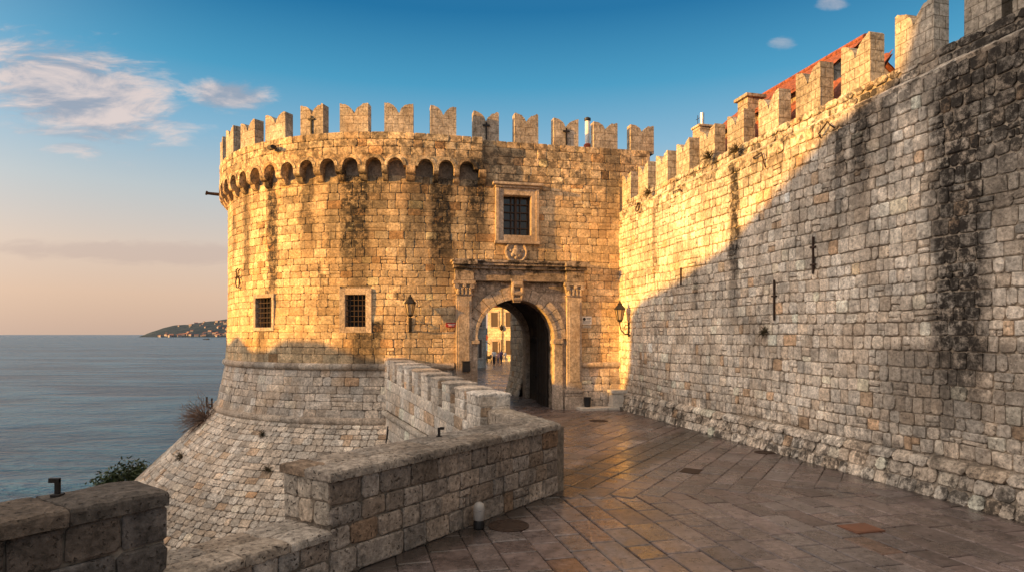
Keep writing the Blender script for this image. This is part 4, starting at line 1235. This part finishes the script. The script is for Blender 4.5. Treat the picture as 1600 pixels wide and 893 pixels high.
# ------------------------------------------------------------------ beyond the gate
fl = thing('buttress_wall', Ffr(gu+gr+.4, -7.5, 0), 'pale flared stone wall just inside the gateway', 'wall')
k = MB()
fx = gu+gr+.02
def SBt(u, z, d): return Ffr(fx-d-(.35*max(0, 1.6-z)**1.5*.45), -u, z)
masonry(k, SBt, L+.02, L+3.3, 0, 7, (.3, .4), (.35, .7), colf=colf((.62, .55, .46), .12), gap=.02)
masonry(k, lambda u, z, d: Ffr(fx+u-(.35*max(0, 1.6-z)**1.5*.45)*(1-u/3), -L-3.3-d, z), 0, 3, 0, 7, (.3, .4), (.35, .7), colf=colf((.62, .55, .46), .12), gap=.02)
k.build('masonry', M_bridge, fl)
k = MB()
for i in range(8):
    z0, z1 = 7*i/8, 7*(i+1)/8
    k.add([SBt(L+.02, z0, -.05), SBt(L+3.27, z0, -.05), SBt(L+3.27, z1, -.05), SBt(L+.02, z1, -.05)], [(0, 1, 2, 3)])
k.box(Ffr, fx+.06, fx+3, -L-3.25, -L-.02, 0, 7); k.build('core', M_mortar, fl)

def town_house(name, label, p0, p1, h, wallmat, nwin, doorx=None, floors=(.9, 4.3), depth=9, roof_rise=2.4):
    p0 = Vector(p0+(0,)); p1 = Vector(p1+(0,)); t_ = (p1-p0).normalized(); n_ = Vector((t_.y, -t_.x, 0)); Lh = (p1-p0).length
    fr = lambda u, d, z: p0+t_*u+n_*d+Vector((0, 0, z))
    T = thing(name, (p0+p1)/2, label, 'house')
    k = MB(); k.prism(fr, [(0, -.2), (-depth, -.2), (-depth, h), (-depth/2, h+roof_rise-.1), (0, h)], 0, Lh, 'u'); k.build('wall', wallmat, T)
    k = MB(); tiled_roof(k, fr, -.2, Lh+.2, .35, h-.05, -depth/2, h+roof_rise+.1, .3); tiled_roof(k, fr, -.2, Lh+.2, -depth-.3, h-.05, -depth/2, h+roof_rise+.1, .3); k.build('roof', M_tile, T)
    for z in floors:
        for i in range(nwin):
            u = Lh*(i+.5)/nwin
            k = MB()
            for (a, b, c, d) in ((-.62, -.48, -.1, 1.75), (.48, .62, -.1, 1.75), (-.7, .7, -.24, -.103), (-.66, .66, 1.753, 1.93)): k.box(fr, u+a, u+b, -.02, .09, z+c, z+d)
            w = k.build('window', M_trim, T)
            k = MB(); k.box(fr, u-.48, u+.48, -.02, .03, z-.1, z+1.75); k.build('shutter', M_shutter, w)
    if doorx is not None:
        k = MB(); k.box(fr, doorx-.55, doorx+.55, -.02, .06, 0, 2.4); d = k.build('door', M_shutter, T)
        k = MB(); k.box(fr, doorx-.72, doorx-.553, -.02, .1, 0, 2.6); k.box(fr, doorx+.553, doorx+.72, -.02, .1, 0, 2.6); k.box(fr, doorx-.72, doorx+.72, -.02, .12, 2.603, 2.85); k.build('frame', M_trim, d)
    return T, fr
yh, yfr = town_house('house', 'yellow sunlit stone house with shutters seen through the gateway', (-3.2, 84.0), (4.5, 80.5), 7.2, M_yellow, 4, 1.3, floors=(1.0, 4.6))
k = MB(); k.tube([yfr(2.15, .12, .2), yfr(2.15, .12, 7.1)], .06, 6); k.lathe([(.1, 0), (.22, .2), (.22, .5), (.04, .8)], 6, yfr(2.15, .3, 4.0)); k.build('drainpipe', M_iron, yh)
gh, gfr = town_house('house', 'grey shaded stone house beside the yellow house seen through the gateway', (-9.0, 50.0), (-2.75, 68.0), 9.5, M_greyhouse, 5, 14.2, floors=(1.2, 4.4, 7.2), roof_rise=2.0, depth=7)
# cafe furniture and people
def cafe_table(p):
    t = thing('cafe_table', p, 'small dark round cafe table in the square beyond the gateway', 'table', 'cafe tables beyond the gateway')
    k = MB(); k.lathe([(.40, .72), (.42, .73), (.42, .76), (.001, .765)], 16, p); k.build('table_top', M_black, t)
    k = MB(); k.lathe([(.24, 0), (.23, .03), (.05, .06), (.04, .72)], 10, p); k.build('pedestal', M_black, t)
    return t
def cafe_chair(p, rz):
    M = Matrix.Translation(p) @ Matrix.Rotation(rz, 4, 'Z')
    t = thing('cafe_chair', None, 'dark cafe chair at a table beyond the gateway', 'chair', 'cafe chairs beyond the gateway', M=M)
    def P(k, n): o = k.build(n, M_black); attach(o, t, True)
    k = MB(); k.box(loc_fr, -.23, .23, -.22, .22, .43, .47); P(k, 'seat')
    k = MB(); k.box(loc_fr, -.22, .22, -.25, -.21, .55, .95); P(k, 'backrest')
    for (x, y) in ((-.2, .19), (.2, .19), (-.2, -.22), (.2, -.22)):
        k = MB(); k.box(loc_fr, x-.022, x+.022, y-.022, y+.022, 0, .43 if y > 0 else .95); P(k, 'leg')
    return t
tabs = [(748, 566), (757, 565), (766, 567)]
t0 = None; c0 = None
for i, (px, py) in enumerate(tabs):
    p = on_ground(px, py, .03)
    if t0 is None: t0 = cafe_table(p); t0_p = p.copy(); o = t0
    else:
        o = copy_tree(t0); o.location = p
    for j in range(3):
        a = j*2.1+.5+i
        q = p+Vector((.75*math.cos(a), .75*math.sin(a), 0)); M = Matrix.Translation(q) @ Matrix.Rotation(a+math.pi/2, 4, 'Z')
        if c0 is None: c0 = cafe_chair(q, a+math.pi/2)
        else:
            c = copy_tree(c0); c.matrix_basis = M
def person(p, rz, label, shirt, trousers, h=1.72, pose='stand', arm=0.2):
    s = h/1.72
    V = {}; E = []
    def v(n, x, y, z, r): V[n] = (Vector((x, y, z))*s, r*s)
    v('pel', 0, 0, .95, .15); v('wai', 0, .0, 1.10, .135); v('che', 0, .01, 1.30, .155); v('nec', 0, 0, 1.46, .06); v('hea', 0, .02, 1.57, .095); v('top', 0, .01, 1.66, .085)
    for sd, x in (('l', -1), ('r', 1)):
        st = .12 if sd == 'l' else -.10
        v('hip'+sd, x*.09, 0, .88, .105); v('kne'+sd, x*.10, st*.6+.03, .50, .068); v('ank'+sd, x*.10, st, .09, .048); v('toe'+sd, x*.12, st+.16, .04, .038)
        v('sho'+sd, x*.19, 0, 1.39, .07); v('elb'+sd, x*.25, -.02, 1.10, .048); v('wri'+sd, x*.25, .12+arm, .92+arm*.6, .034); v('han'+sd, x*.245, .19+arm, .88+arm*.7, .04)
    E = [('pel', 'wai'), ('wai', 'che'), ('che', 'nec'), ('nec', 'hea'), ('hea', 'top')]
    for sd in 'lr': E += [('pel', 'hip'+sd), ('hip'+sd, 'kne'+sd), ('kne'+sd, 'ank'+sd), ('ank'+sd, 'toe'+sd), ('che', 'sho'+sd), ('sho'+sd, 'elb'+sd), ('elb'+sd, 'wri'+sd), ('wri'+sd, 'han'+sd)]
    names = list(V); me = bpy.data.meshes.new('person'); me.from_pydata([V[n][0] for n in names], [(names.index(a), names.index(b)) for a, b in E], [])
    o = bpy.data.objects.new('tmp', me); col_.objects.link(o)
    o.modifiers.new('skin', 'SKIN'); sl = me.skin_vertices[0].data if me.skin_vertices else None
    if sl is None:
        me.skin_vertices.new() if hasattr(me.skin_vertices, 'new') else None
        sl = me.skin_vertices[0].data
    for i, n in enumerate(names): sl[i].radius = (V[n][1], V[n][1]); sl[i].use_root = (n == 'pel')
    sm = o.modifiers.new('sub', 'SUBSURF'); sm.levels = 1
    dg = bpy.context.evaluated_depsgraph_get(); dg.update(); m2 = bpy.data.meshes.new_from_object(o.evaluated_get(dg)); bpy.data.objects.remove(o)
    m2.materials.clear()
    for m in (trousers, shirt, M_skin, M_hair): m2.materials.append(m)
    for pl in m2.polygons:
        z = pl.center.z/s; y = pl.center.y/s; x = abs(pl.center.x/s)
        if z > 1.60 or (z > 1.5 and y < -.01): mi = 3
        elif z > 1.45 or (x > .2 and z < 1.08 and z > .7): mi = 2
        elif z > .96: mi = 1
        else: mi = 0
        pl.material_index = mi; pl.use_smooth = True
    m2.name = 'person'
    b = bpy.data.objects.new('person', m2); col_.objects.link(b); b.location = p; b.rotation_euler = (0, 0, rz)
    return tag(b, label, 'person')
cl = lambda n, c: plain_mat(n, c, .8)
person(on_ground(772, 570, .03), 2.8, 'person in white shirt and dark trousers, leftmost of the group beyond the gate', cl('white_shirt', (.7, .68, .66)), cl('dark_trousers', (.02, .02, .03)), 1.78)
person(on_ground(778.5, 570.5, .03), 1.2, 'shorter person in a pink top, in the middle of the group beyond the gate', cl('pink_top', (.6, .3, .3)), cl('grey_skirt', (.2, .15, .16)), 1.55)
person(on_ground(783, 569, .03), -.4, 'person in a dark purple top beside the pink one beyond the gate', cl('purple_top', (.10, .06, .14)), cl('navy_trousers', (.03, .03, .06)), 1.74)
person(on_ground(789, 567, .03), .8, 'person in pale clothes standing rightmost of the group beyond the gate', cl('pale_top', (.65, .6, .55)), cl('pale_trousers', (.4, .36, .32)), 1.5)
# post with a reddish round panel
p = on_ground(755, 569, .03)
t = thing('street_post', p, 'dark street post with a round reddish panel among the cafe tables', 'post')
k = MB(); k.lathe([(.14, 0), (.12, .3), (.06, .4), (.05, 3.6)], 8, p)
k.tube([p+Vector((0, 0, 3.3)), p+Vector((-.4, 0, 3.7)), p+Vector((-.35, 0, 4.6)), p+Vector((-.6, 0, 5.4))], .05, 6)
k.tube([p+Vector((-.7, 0, 2.4)), p+Vector((0, 0, 2.9)), p+Vector((.8, 0, 2.3))], .05, 6); k.build('pole', M_iron, t)
k = MB(); k.lathe([(.42, -.04), (.42, .04)], 18, p+Vector((.15, -.1, 3.1)), M=Matrix.Rotation(math.pi/2, 4, 'X')); k.build('round_panel', plain_mat('faded_red_panel', (.35, .08, .05), .6), t)

# ------------------------------------------------------------------ plants
def tuft(loc, r, n, label, name='shrub', mat=None, up=(0, 0, 1), blade=.02, cat='shrub', droop=.3, branch=3):
    t = thing(name, loc, label, cat)
    k = MB(); upv = Vector(up).normalized(); lo = Vector(loc)
    for i in range(n):
        d = Vector((R.gauss(0, 1), R.gauss(0, 1), R.gauss(0, 1))).normalized()
        d = (d+upv*.75).normalized(); Ln = r*R.uniform(.55, 1.1)
        p0 = lo+Vector((R.gauss(0, .06), R.gauss(0, .06), R.gauss(0, .04)))*r; p1 = p0+d*Ln*.5+Vector((R.gauss(0, .06), R.gauss(0, .06), 0))*r; p2 = p0+d*Ln-Vector((0, 0, droop*Ln*R.random()))
        c = (.1, .08, .05, R.random())
        k.tube([p0, p1, p2], [blade, blade*.7, blade*.2], 3, c, caps=False)
        for b in range(branch):
            q = p1.lerp(p2, R.random()); dd = (d+Vector((R.gauss(0, .6), R.gauss(0, .6), R.gauss(0, .6)))).normalized()
            k.tube([q, q+dd*Ln*.3], [blade*.5, blade*.15], 3, c, caps=False)
    k.build('twigs' if mat is M_dry else 'foliage', mat, t)
    return t
def front_pt(px, py, D): return Vector(((px-HX)/F*D, D, CAMZ+(HY-py)/F*D))
def scarp_u(px, z, lo=-14.2, hi=-2):
    best = None
    for i in range(400):
        u = lo+(hi-lo)*i/399; p = SF(u, z, 0)
        e = abs(HX+F*p.x/p.y-px)
        if best is None or e < best[0]: best = (e, u)
    return best[1]
def scarp_pt(px, py):
    best = None
    for iz in range(60):
        z = -.4-iz*.12
        u = scarp_u(px, z); p = SF(u, z, .0)
        e = abs(HX+F*p.x/p.y-px)+abs(HY-F*(p.z-CAMZ)/p.y-py)
        if best is None or e < best[0]: best = (e, p, u)
    return best[1], front_n(best[2])[0]
p, n_ = scarp_pt(322, 652)
tuft(p, 1.3, 170, 'dry twiggy bush growing out of the upper left edge of the scarp', mat=M_dry, up=(n_.x*.8, n_.y*.8-.1, .5), blade=.018)
for (px, py, r, lab) in [(285, 715, .38, 'small brown weed tuft on the scarp below the dry bush'), (412, 680, .22, 'tiny dark weed in the scarp joints below the lower cordon'), (420, 735, .28, 'dark weed tuft low on the scarp left of the parapet end')]:
    p, n_ = scarp_pt(px, py); tuft(p+n_*.03, r, 60, lab, 'weed', M_weed, (n_.x, n_.y, .6), .012, 'weed')
for (px, py, r, lab) in [(1016, 301, .32, 'reddish weed on the ledge of the curtain wall nearest the gate'), (1110, 246, .34, 'weed tuft on the ledge in the middle of the sunlit merlons'), (1152, 236, .3, 'weed tuft on the ledge right of the middle one'), (1197, 518, .2, 'small dark weed in the shaded wall below the long iron bar')]:
    u, z = wall_uz(px, py); p = Wfr(u, .03, z); tuft(p, r, 70, lab, 'weed', M_weed, (WN.x, WN.y, .5), .014, 'weed')
# evergreen at the foot of the tower
def tree(base, top, rx, label):
    t = thing('evergreen_tree', base, label, 'tree')
    base = Vector(base); top = Vector(top); H = (top-base).length
    k = MB(); k.tube([base, base.lerp(top, .35)+Vector((.2, .1, 0)), base.lerp(top, .85)], [.28, .2, .05], 8)
    for i in range(9):
        a = R.uniform(0, 6.28); q = base.lerp(top, R.uniform(.3, .7)); k.tube([q, q+Vector((math.cos(a)*rx*.6, math.sin(a)*rx*.6, H*.18))], [.09, .02], 5)
    k.build('trunk', plain_mat('tree_bark', (.06, .045, .035), .9), t)
    k = MB()
    cl_ = []
    for i in range(46):
        d = Vector((R.gauss(0, 1), R.gauss(0, 1), R.gauss(0, 1))).normalized()*R.uniform(.35, 1)
        cl_.append((base.lerp(top, .62)+Vector((d.x*rx, d.y*rx, d.z*H*.36)), R.random()))
    for (c, sh) in cl_:
        for i in range(190):
            d = Vector((R.gauss(0, 1), R.gauss(0, 1), R.gauss(0, 1))); q = c+d*.30
            a = Vector((R.gauss(0, 1), R.gauss(0, 1), R.gauss(0, 1))).normalized(); b = a.cross(Vector((R.gauss(0, 1), R.gauss(0, 1), R.gauss(0, 1)))).normalized()
            Lf = R.uniform(.09, .19)
            k.add([q-a*Lf, q+b*Lf*.35, q+a*Lf, q-b*Lf*.35], [(0, 1, 2, 3)], (.05, .06, .03, min(1, max(0, sh*.6+R.random()*.4))))
    k.build('crown', M_leaf, t)
tree((-21.2, 35.5, -9.6), (-20.8, 35.5, -3.6), 1.8, 'dark green evergreen crown at the foot of the scarp above the sea')

# ------------------------------------------------------------------ headland, its houses, boat
ridge = [(-.575, 0), (-.565, 4), (-.55, 9), (-.535, 13), (-.50, 19), (-.47, 22.5), (-.445, 25), (-.40, 28), (-.3, 30), (-.1, 20), (0, 5)]
def ridge_h(t):
    if t <= ridge[0][0] or t >= ridge[-1][0]: return 0
    for (a, b), (c, d) in zip(ridge, ridge[1:]):
        if a <= t <= c: return b+(d-b)*(t-a)/(c-a)
D0, D1, D2 = 3700, 4500, 5400
def hill_z(x, y):
    t = x/y
    h = ridge_h(t)*D1/1000+(15.5 if ridge_h(t) > 0 else 0)
    h *= 1.0
    edge = 1 if y <= D1 else 1
    f = (y-D0-120*mnoise.noise(Vector((x*.003, 0, 1))))/(D1-D0) if y <= D1 else 1-(y-D1)/(D2-D1)
    f = max(0, min(1, f)); f = f**.8 if y <= D1 else f
    return SEA-3+h*f*(1+.10*mnoise.noise(Vector((x*.006, y*.006, 2))))+ (4*mnoise.noise(Vector((x*.02, y*.02, 5))) if f > .02 else 0)
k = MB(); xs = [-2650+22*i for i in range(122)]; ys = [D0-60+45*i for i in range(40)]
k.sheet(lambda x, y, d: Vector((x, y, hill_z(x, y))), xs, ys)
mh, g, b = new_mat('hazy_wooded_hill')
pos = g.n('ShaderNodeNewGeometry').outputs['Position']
g.put(b.inputs['Base Color'], g.mix(g.rng(g.noise(pos, .02, 8, .7), .38, .62), (.026, .044, .064), (.052, .07, .092)))  # aerial haze mixed into these bluish base colours
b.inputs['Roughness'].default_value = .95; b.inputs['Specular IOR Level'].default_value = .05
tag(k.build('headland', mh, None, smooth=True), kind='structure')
M_farw = plain_mat('far_house_plaster', (.27, .26, .27), .9); M_farr = plain_mat('far_house_roof', (.27, .13, .10), .9)
def far_house_mesh(w, dp, h):
    k = MB(); k.box(loc_fr, -w/2, w/2, -dp/2, dp/2, -6, h, mi=0)
    k.prism(loc_fr, [(-dp/2-1, h), (dp/2+1, h), (0, h+3.0)], -w/2-1, w/2+1, 'u', mi=1)
    return k
src = []; cnt = 0
for i, (w, dp, h) in enumerate(((12, 9, 6), (17, 10, 8), (10, 9, 7), (23, 11, 9))):
    src.append(far_house_mesh(w, dp, h).build('hillside_house', [M_farw, M_farr]))
usedf = [0]*4
for i in range(75):
    if i < 40: t = R.uniform(-.56, -.44); f_ = R.uniform(.02, .12)
    else: t = -.44-.12*abs(R.gauss(0, .45)); f_ = R.uniform(.1, .95)
    if t < -.566: t = -.5
    y = D0+(D1-D0)*f_; x = t*D1*(y/D1)
    z = hill_z(x, y)
    if z < SEA+1: z = SEA+3
    kk = i % 4; o = src[kk]
    if usedf[kk]: o = src[kk].copy(); col_.objects.link(o)
    usedf[kk] += 1
    o.location = (x, y, z); o.rotation_euler = (0, 0, R.uniform(-.7, .7))
    tag(o, 'tiny pale house on the distant wooded headland', 'house', 'houses on the distant headland')
bD = 1950; bx_ = (322-HX)/F*bD
bt = thing('boat', (bx_, bD, SEA), 'small dark boat on the sea below the headland', 'boat')
M = Matrix.Translation((bx_, bD, SEA)); f = lambda x, y, z: M @ Vector((x, y, z))
k = MB()
k.add([f(*p) for p in ((-11, 0, 2.6), (-8, -2.6, 2.0), (9, -2.8, 1.7), (11, 0, 1.8), (9, 2.8, 1.7), (-8, 2.6, 2.0), (-9, 0, -.3), (-7, -1.6, -.3), (8.5, -2, -.3), (10, 0, -.3), (8.5, 2, -.3), (-7, 1.6, -.3))],
      [(0, 1, 2, 3, 4, 5), (0, 6, 7, 1), (1, 7, 8, 2), (2, 8, 9, 3), (3, 9, 10, 4), (4, 10, 11, 5), (5, 11, 6, 0)])
k.build('hull', plain_mat('dark_hull', (.02, .022, .026), .5), bt)
k = MB(); k.box(f, 1, 7, -1.6, 1.6, 1.8, 3.6); k.box(f, .6, 7.4, -1.9, 1.9, 3.603, 3.9); k.build('cabin', plain_mat('cabin_paint', (.06, .05, .05), .5), bt)

# ------------------------------------------------------------------ unseen block added off to the left, outline shaped to cast the evening shadow
su_ = Vector((SUNDIR.x, SUNDIR.y, 0)).normalized()
sv_ = Vector((-su_.y, su_.x, 0))       # along the shadow caster
if sv_.dot(Vector((.469, -.883, 0))) < 0: sv_ = -sv_
def Nfr(v, d, z): return su_*(40-d)+sv_*v+Vector((0, 0, z))
nb_ = thing('shadow_caster', Nfr(-15, -4, -10), 'unseen block left of the terrace, stepped outline shaped to cast the evening shadow', 'shadow_caster')
k = MB()
k.prism(Nfr, [(-56, -14), (30, -14), (30, 22), (-9.2, 22), (-9.5, 20.8), (-10.0, 19.3), (-10.5, 19.05), (-12.05, 18.6), (-16.7, 16.4), (-20.2, 15.5), (-23.5, 15.0), (-24.5, 14.4), (-24.7, 11.9), (-25.3, 10.75),
                (-27, 10.75), (-28.3, 10.5), (-29.5, 10.95), (-30.8, 10.75), (-31.7, 10.1), (-32.8, 9.95), (-34.2, 10.6), (-35.8, 10.1), (-38, 10.6), (-56, 10.1)], -8, 0)
k.build('masonry', M_rough, nb_)

# ------------------------------------------------------------------ sun, sky
sun = bpy.data.lights.new('sun', 'SUN'); sun.energy = 9.2; sun.angle = math.radians(.5); sun.color = (1.0, .49, .085)
so = bpy.data.objects.new('sun', sun); col_.objects.link(so)
so.rotation_euler = SUNDIR.to_track_quat('Z', 'Y').to_euler()
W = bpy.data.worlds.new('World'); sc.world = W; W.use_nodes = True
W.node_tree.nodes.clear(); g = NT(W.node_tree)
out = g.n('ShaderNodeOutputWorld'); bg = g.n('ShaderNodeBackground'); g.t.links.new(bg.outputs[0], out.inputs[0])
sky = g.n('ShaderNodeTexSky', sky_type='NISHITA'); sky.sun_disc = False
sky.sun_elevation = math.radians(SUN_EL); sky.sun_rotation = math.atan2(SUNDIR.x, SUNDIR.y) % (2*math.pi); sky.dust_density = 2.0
dirv = g.n('ShaderNodeTexCoord').outputs['Generated']
x, y, z = g.sep(dirv)[:3]
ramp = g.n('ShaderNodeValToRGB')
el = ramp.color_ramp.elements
stops = [(0.0, (.58, .41, .32)), (.055, (.68, .47, .35)), (.12, (.66, .52, .43)), (.20, (.47, .52, .54)), (.28, (.22, .43, .59)), (.36, (.05, .30, .50)), (.45, (.0, .145, .33)), (.49, (.01, .15, .33)), (.60, (.22, .30, .36)), (.75, (.78, .68, .57)), (1.0, (1.05, .89, .72))]  # stops above the view are brightened and warmed to fill the shade
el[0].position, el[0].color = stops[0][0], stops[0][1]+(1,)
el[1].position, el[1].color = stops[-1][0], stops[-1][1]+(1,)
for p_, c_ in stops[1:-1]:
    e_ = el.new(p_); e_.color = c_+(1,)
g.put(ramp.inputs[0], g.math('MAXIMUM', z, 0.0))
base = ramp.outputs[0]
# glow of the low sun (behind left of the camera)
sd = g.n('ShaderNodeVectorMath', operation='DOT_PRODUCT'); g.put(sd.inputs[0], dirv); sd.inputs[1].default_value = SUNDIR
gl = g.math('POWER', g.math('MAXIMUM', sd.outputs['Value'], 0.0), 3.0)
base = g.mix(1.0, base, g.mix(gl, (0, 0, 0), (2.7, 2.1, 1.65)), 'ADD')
# clouds placed by direction
yy = g.math('MAXIMUM', y, .05)
cx_, cz_ = g.math('DIVIDE', x, yy), g.math('DIVIDE', z, yy)
cv = g.xyz(cx_, cz_, 0)
rot = g.n('ShaderNodeMapping', {'Vector': cv}); rot.inputs['Rotation'].default_value = (0, 0, math.radians(16)); rot.inputs['Scale'].default_value = (3.2, 11.0, 1)
n1 = g.noise(rot.outputs[0], 2.2, 9, .62, .5); n2 = g.noise(rot.outputs[0], 6.5, 6, .6, .3)
def cloud(px, py, sx, sy, ang, gain):
    a = math.radians(ang)
    dx = g.math('SUBTRACT', cx_, (px-HX)/F); dz = g.math('SUBTRACT', cz_, (HY-py)/F)
    ex = g.math('DIVIDE', g.math('ADD', g.math('MULTIPLY', dx, math.cos(a)), g.math('MULTIPLY', dz, math.sin(a))), sx/F)
    ez = g.math('DIVIDE', g.math('SUBTRACT', g.math('MULTIPLY', dz, math.cos(a)), g.math('MULTIPLY', dx, math.sin(a))), sy/F)
    r2 = g.math('SQRT', g.math('ADD', g.math('MULTIPLY', ex, ex), g.math('MULTIPLY', ez, ez)))
    q = g.math('ADD', g.math('SUBTRACT', 1.04, r2), g.math('MULTIPLY', g.math('SUBTRACT', n1, .5), 1.5))
    q = g.math('ADD', q, g.math('MULTIPLY', g.math('SUBTRACT', n2, .5), .8))
    return g.math('MULTIPLY', g.rng(q, .0, .62), gain)
cl_ = [cloud(118, 146, 190, 92, -16, .95), cloud(360, 149, 78, 30, -3, .9), cloud(1222, 68, 26, 12, 0, .35), cloud(1300, 6, 30, 12, 0, .4), cloud(110, 230, 45, 10, 0, .4)]
front = g.rng(y, .1, .3)
cc_ = g.mix(g.rng(n1, .38, .62), (.30, .34, .42), (.72, .60, .56))
for q in cl_: base = g.mix(g.math('MULTIPLY', q, front), base, cc_)
low = cloud(230, 395, 300, 22, -2, .45)
base = g.mix(g.math('MULTIPLY', low, front), base, (.50, .37, .33))
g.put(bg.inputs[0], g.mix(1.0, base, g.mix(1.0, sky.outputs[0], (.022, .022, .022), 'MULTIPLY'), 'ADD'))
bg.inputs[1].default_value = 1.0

# ------------------------------------------------------------------ camera
cam = bpy.data.cameras.new('camera'); cam.sensor_width = 36; cam.lens = F/1600*36; cam.shift_y = (HY-446.5)/1600; cam.clip_end = 100000; cam.clip_start = .1
co = bpy.data.objects.new('camera', cam); col_.objects.link(co); co.location = (0, 0, CAMZ); co.rotation_euler = (math.radians(90), 0, 0)
sc.camera = co
sc.view_settings.view_transform = 'Standard'; sc.view_settings.look = 'None'; sc.view_settings.exposure = 0
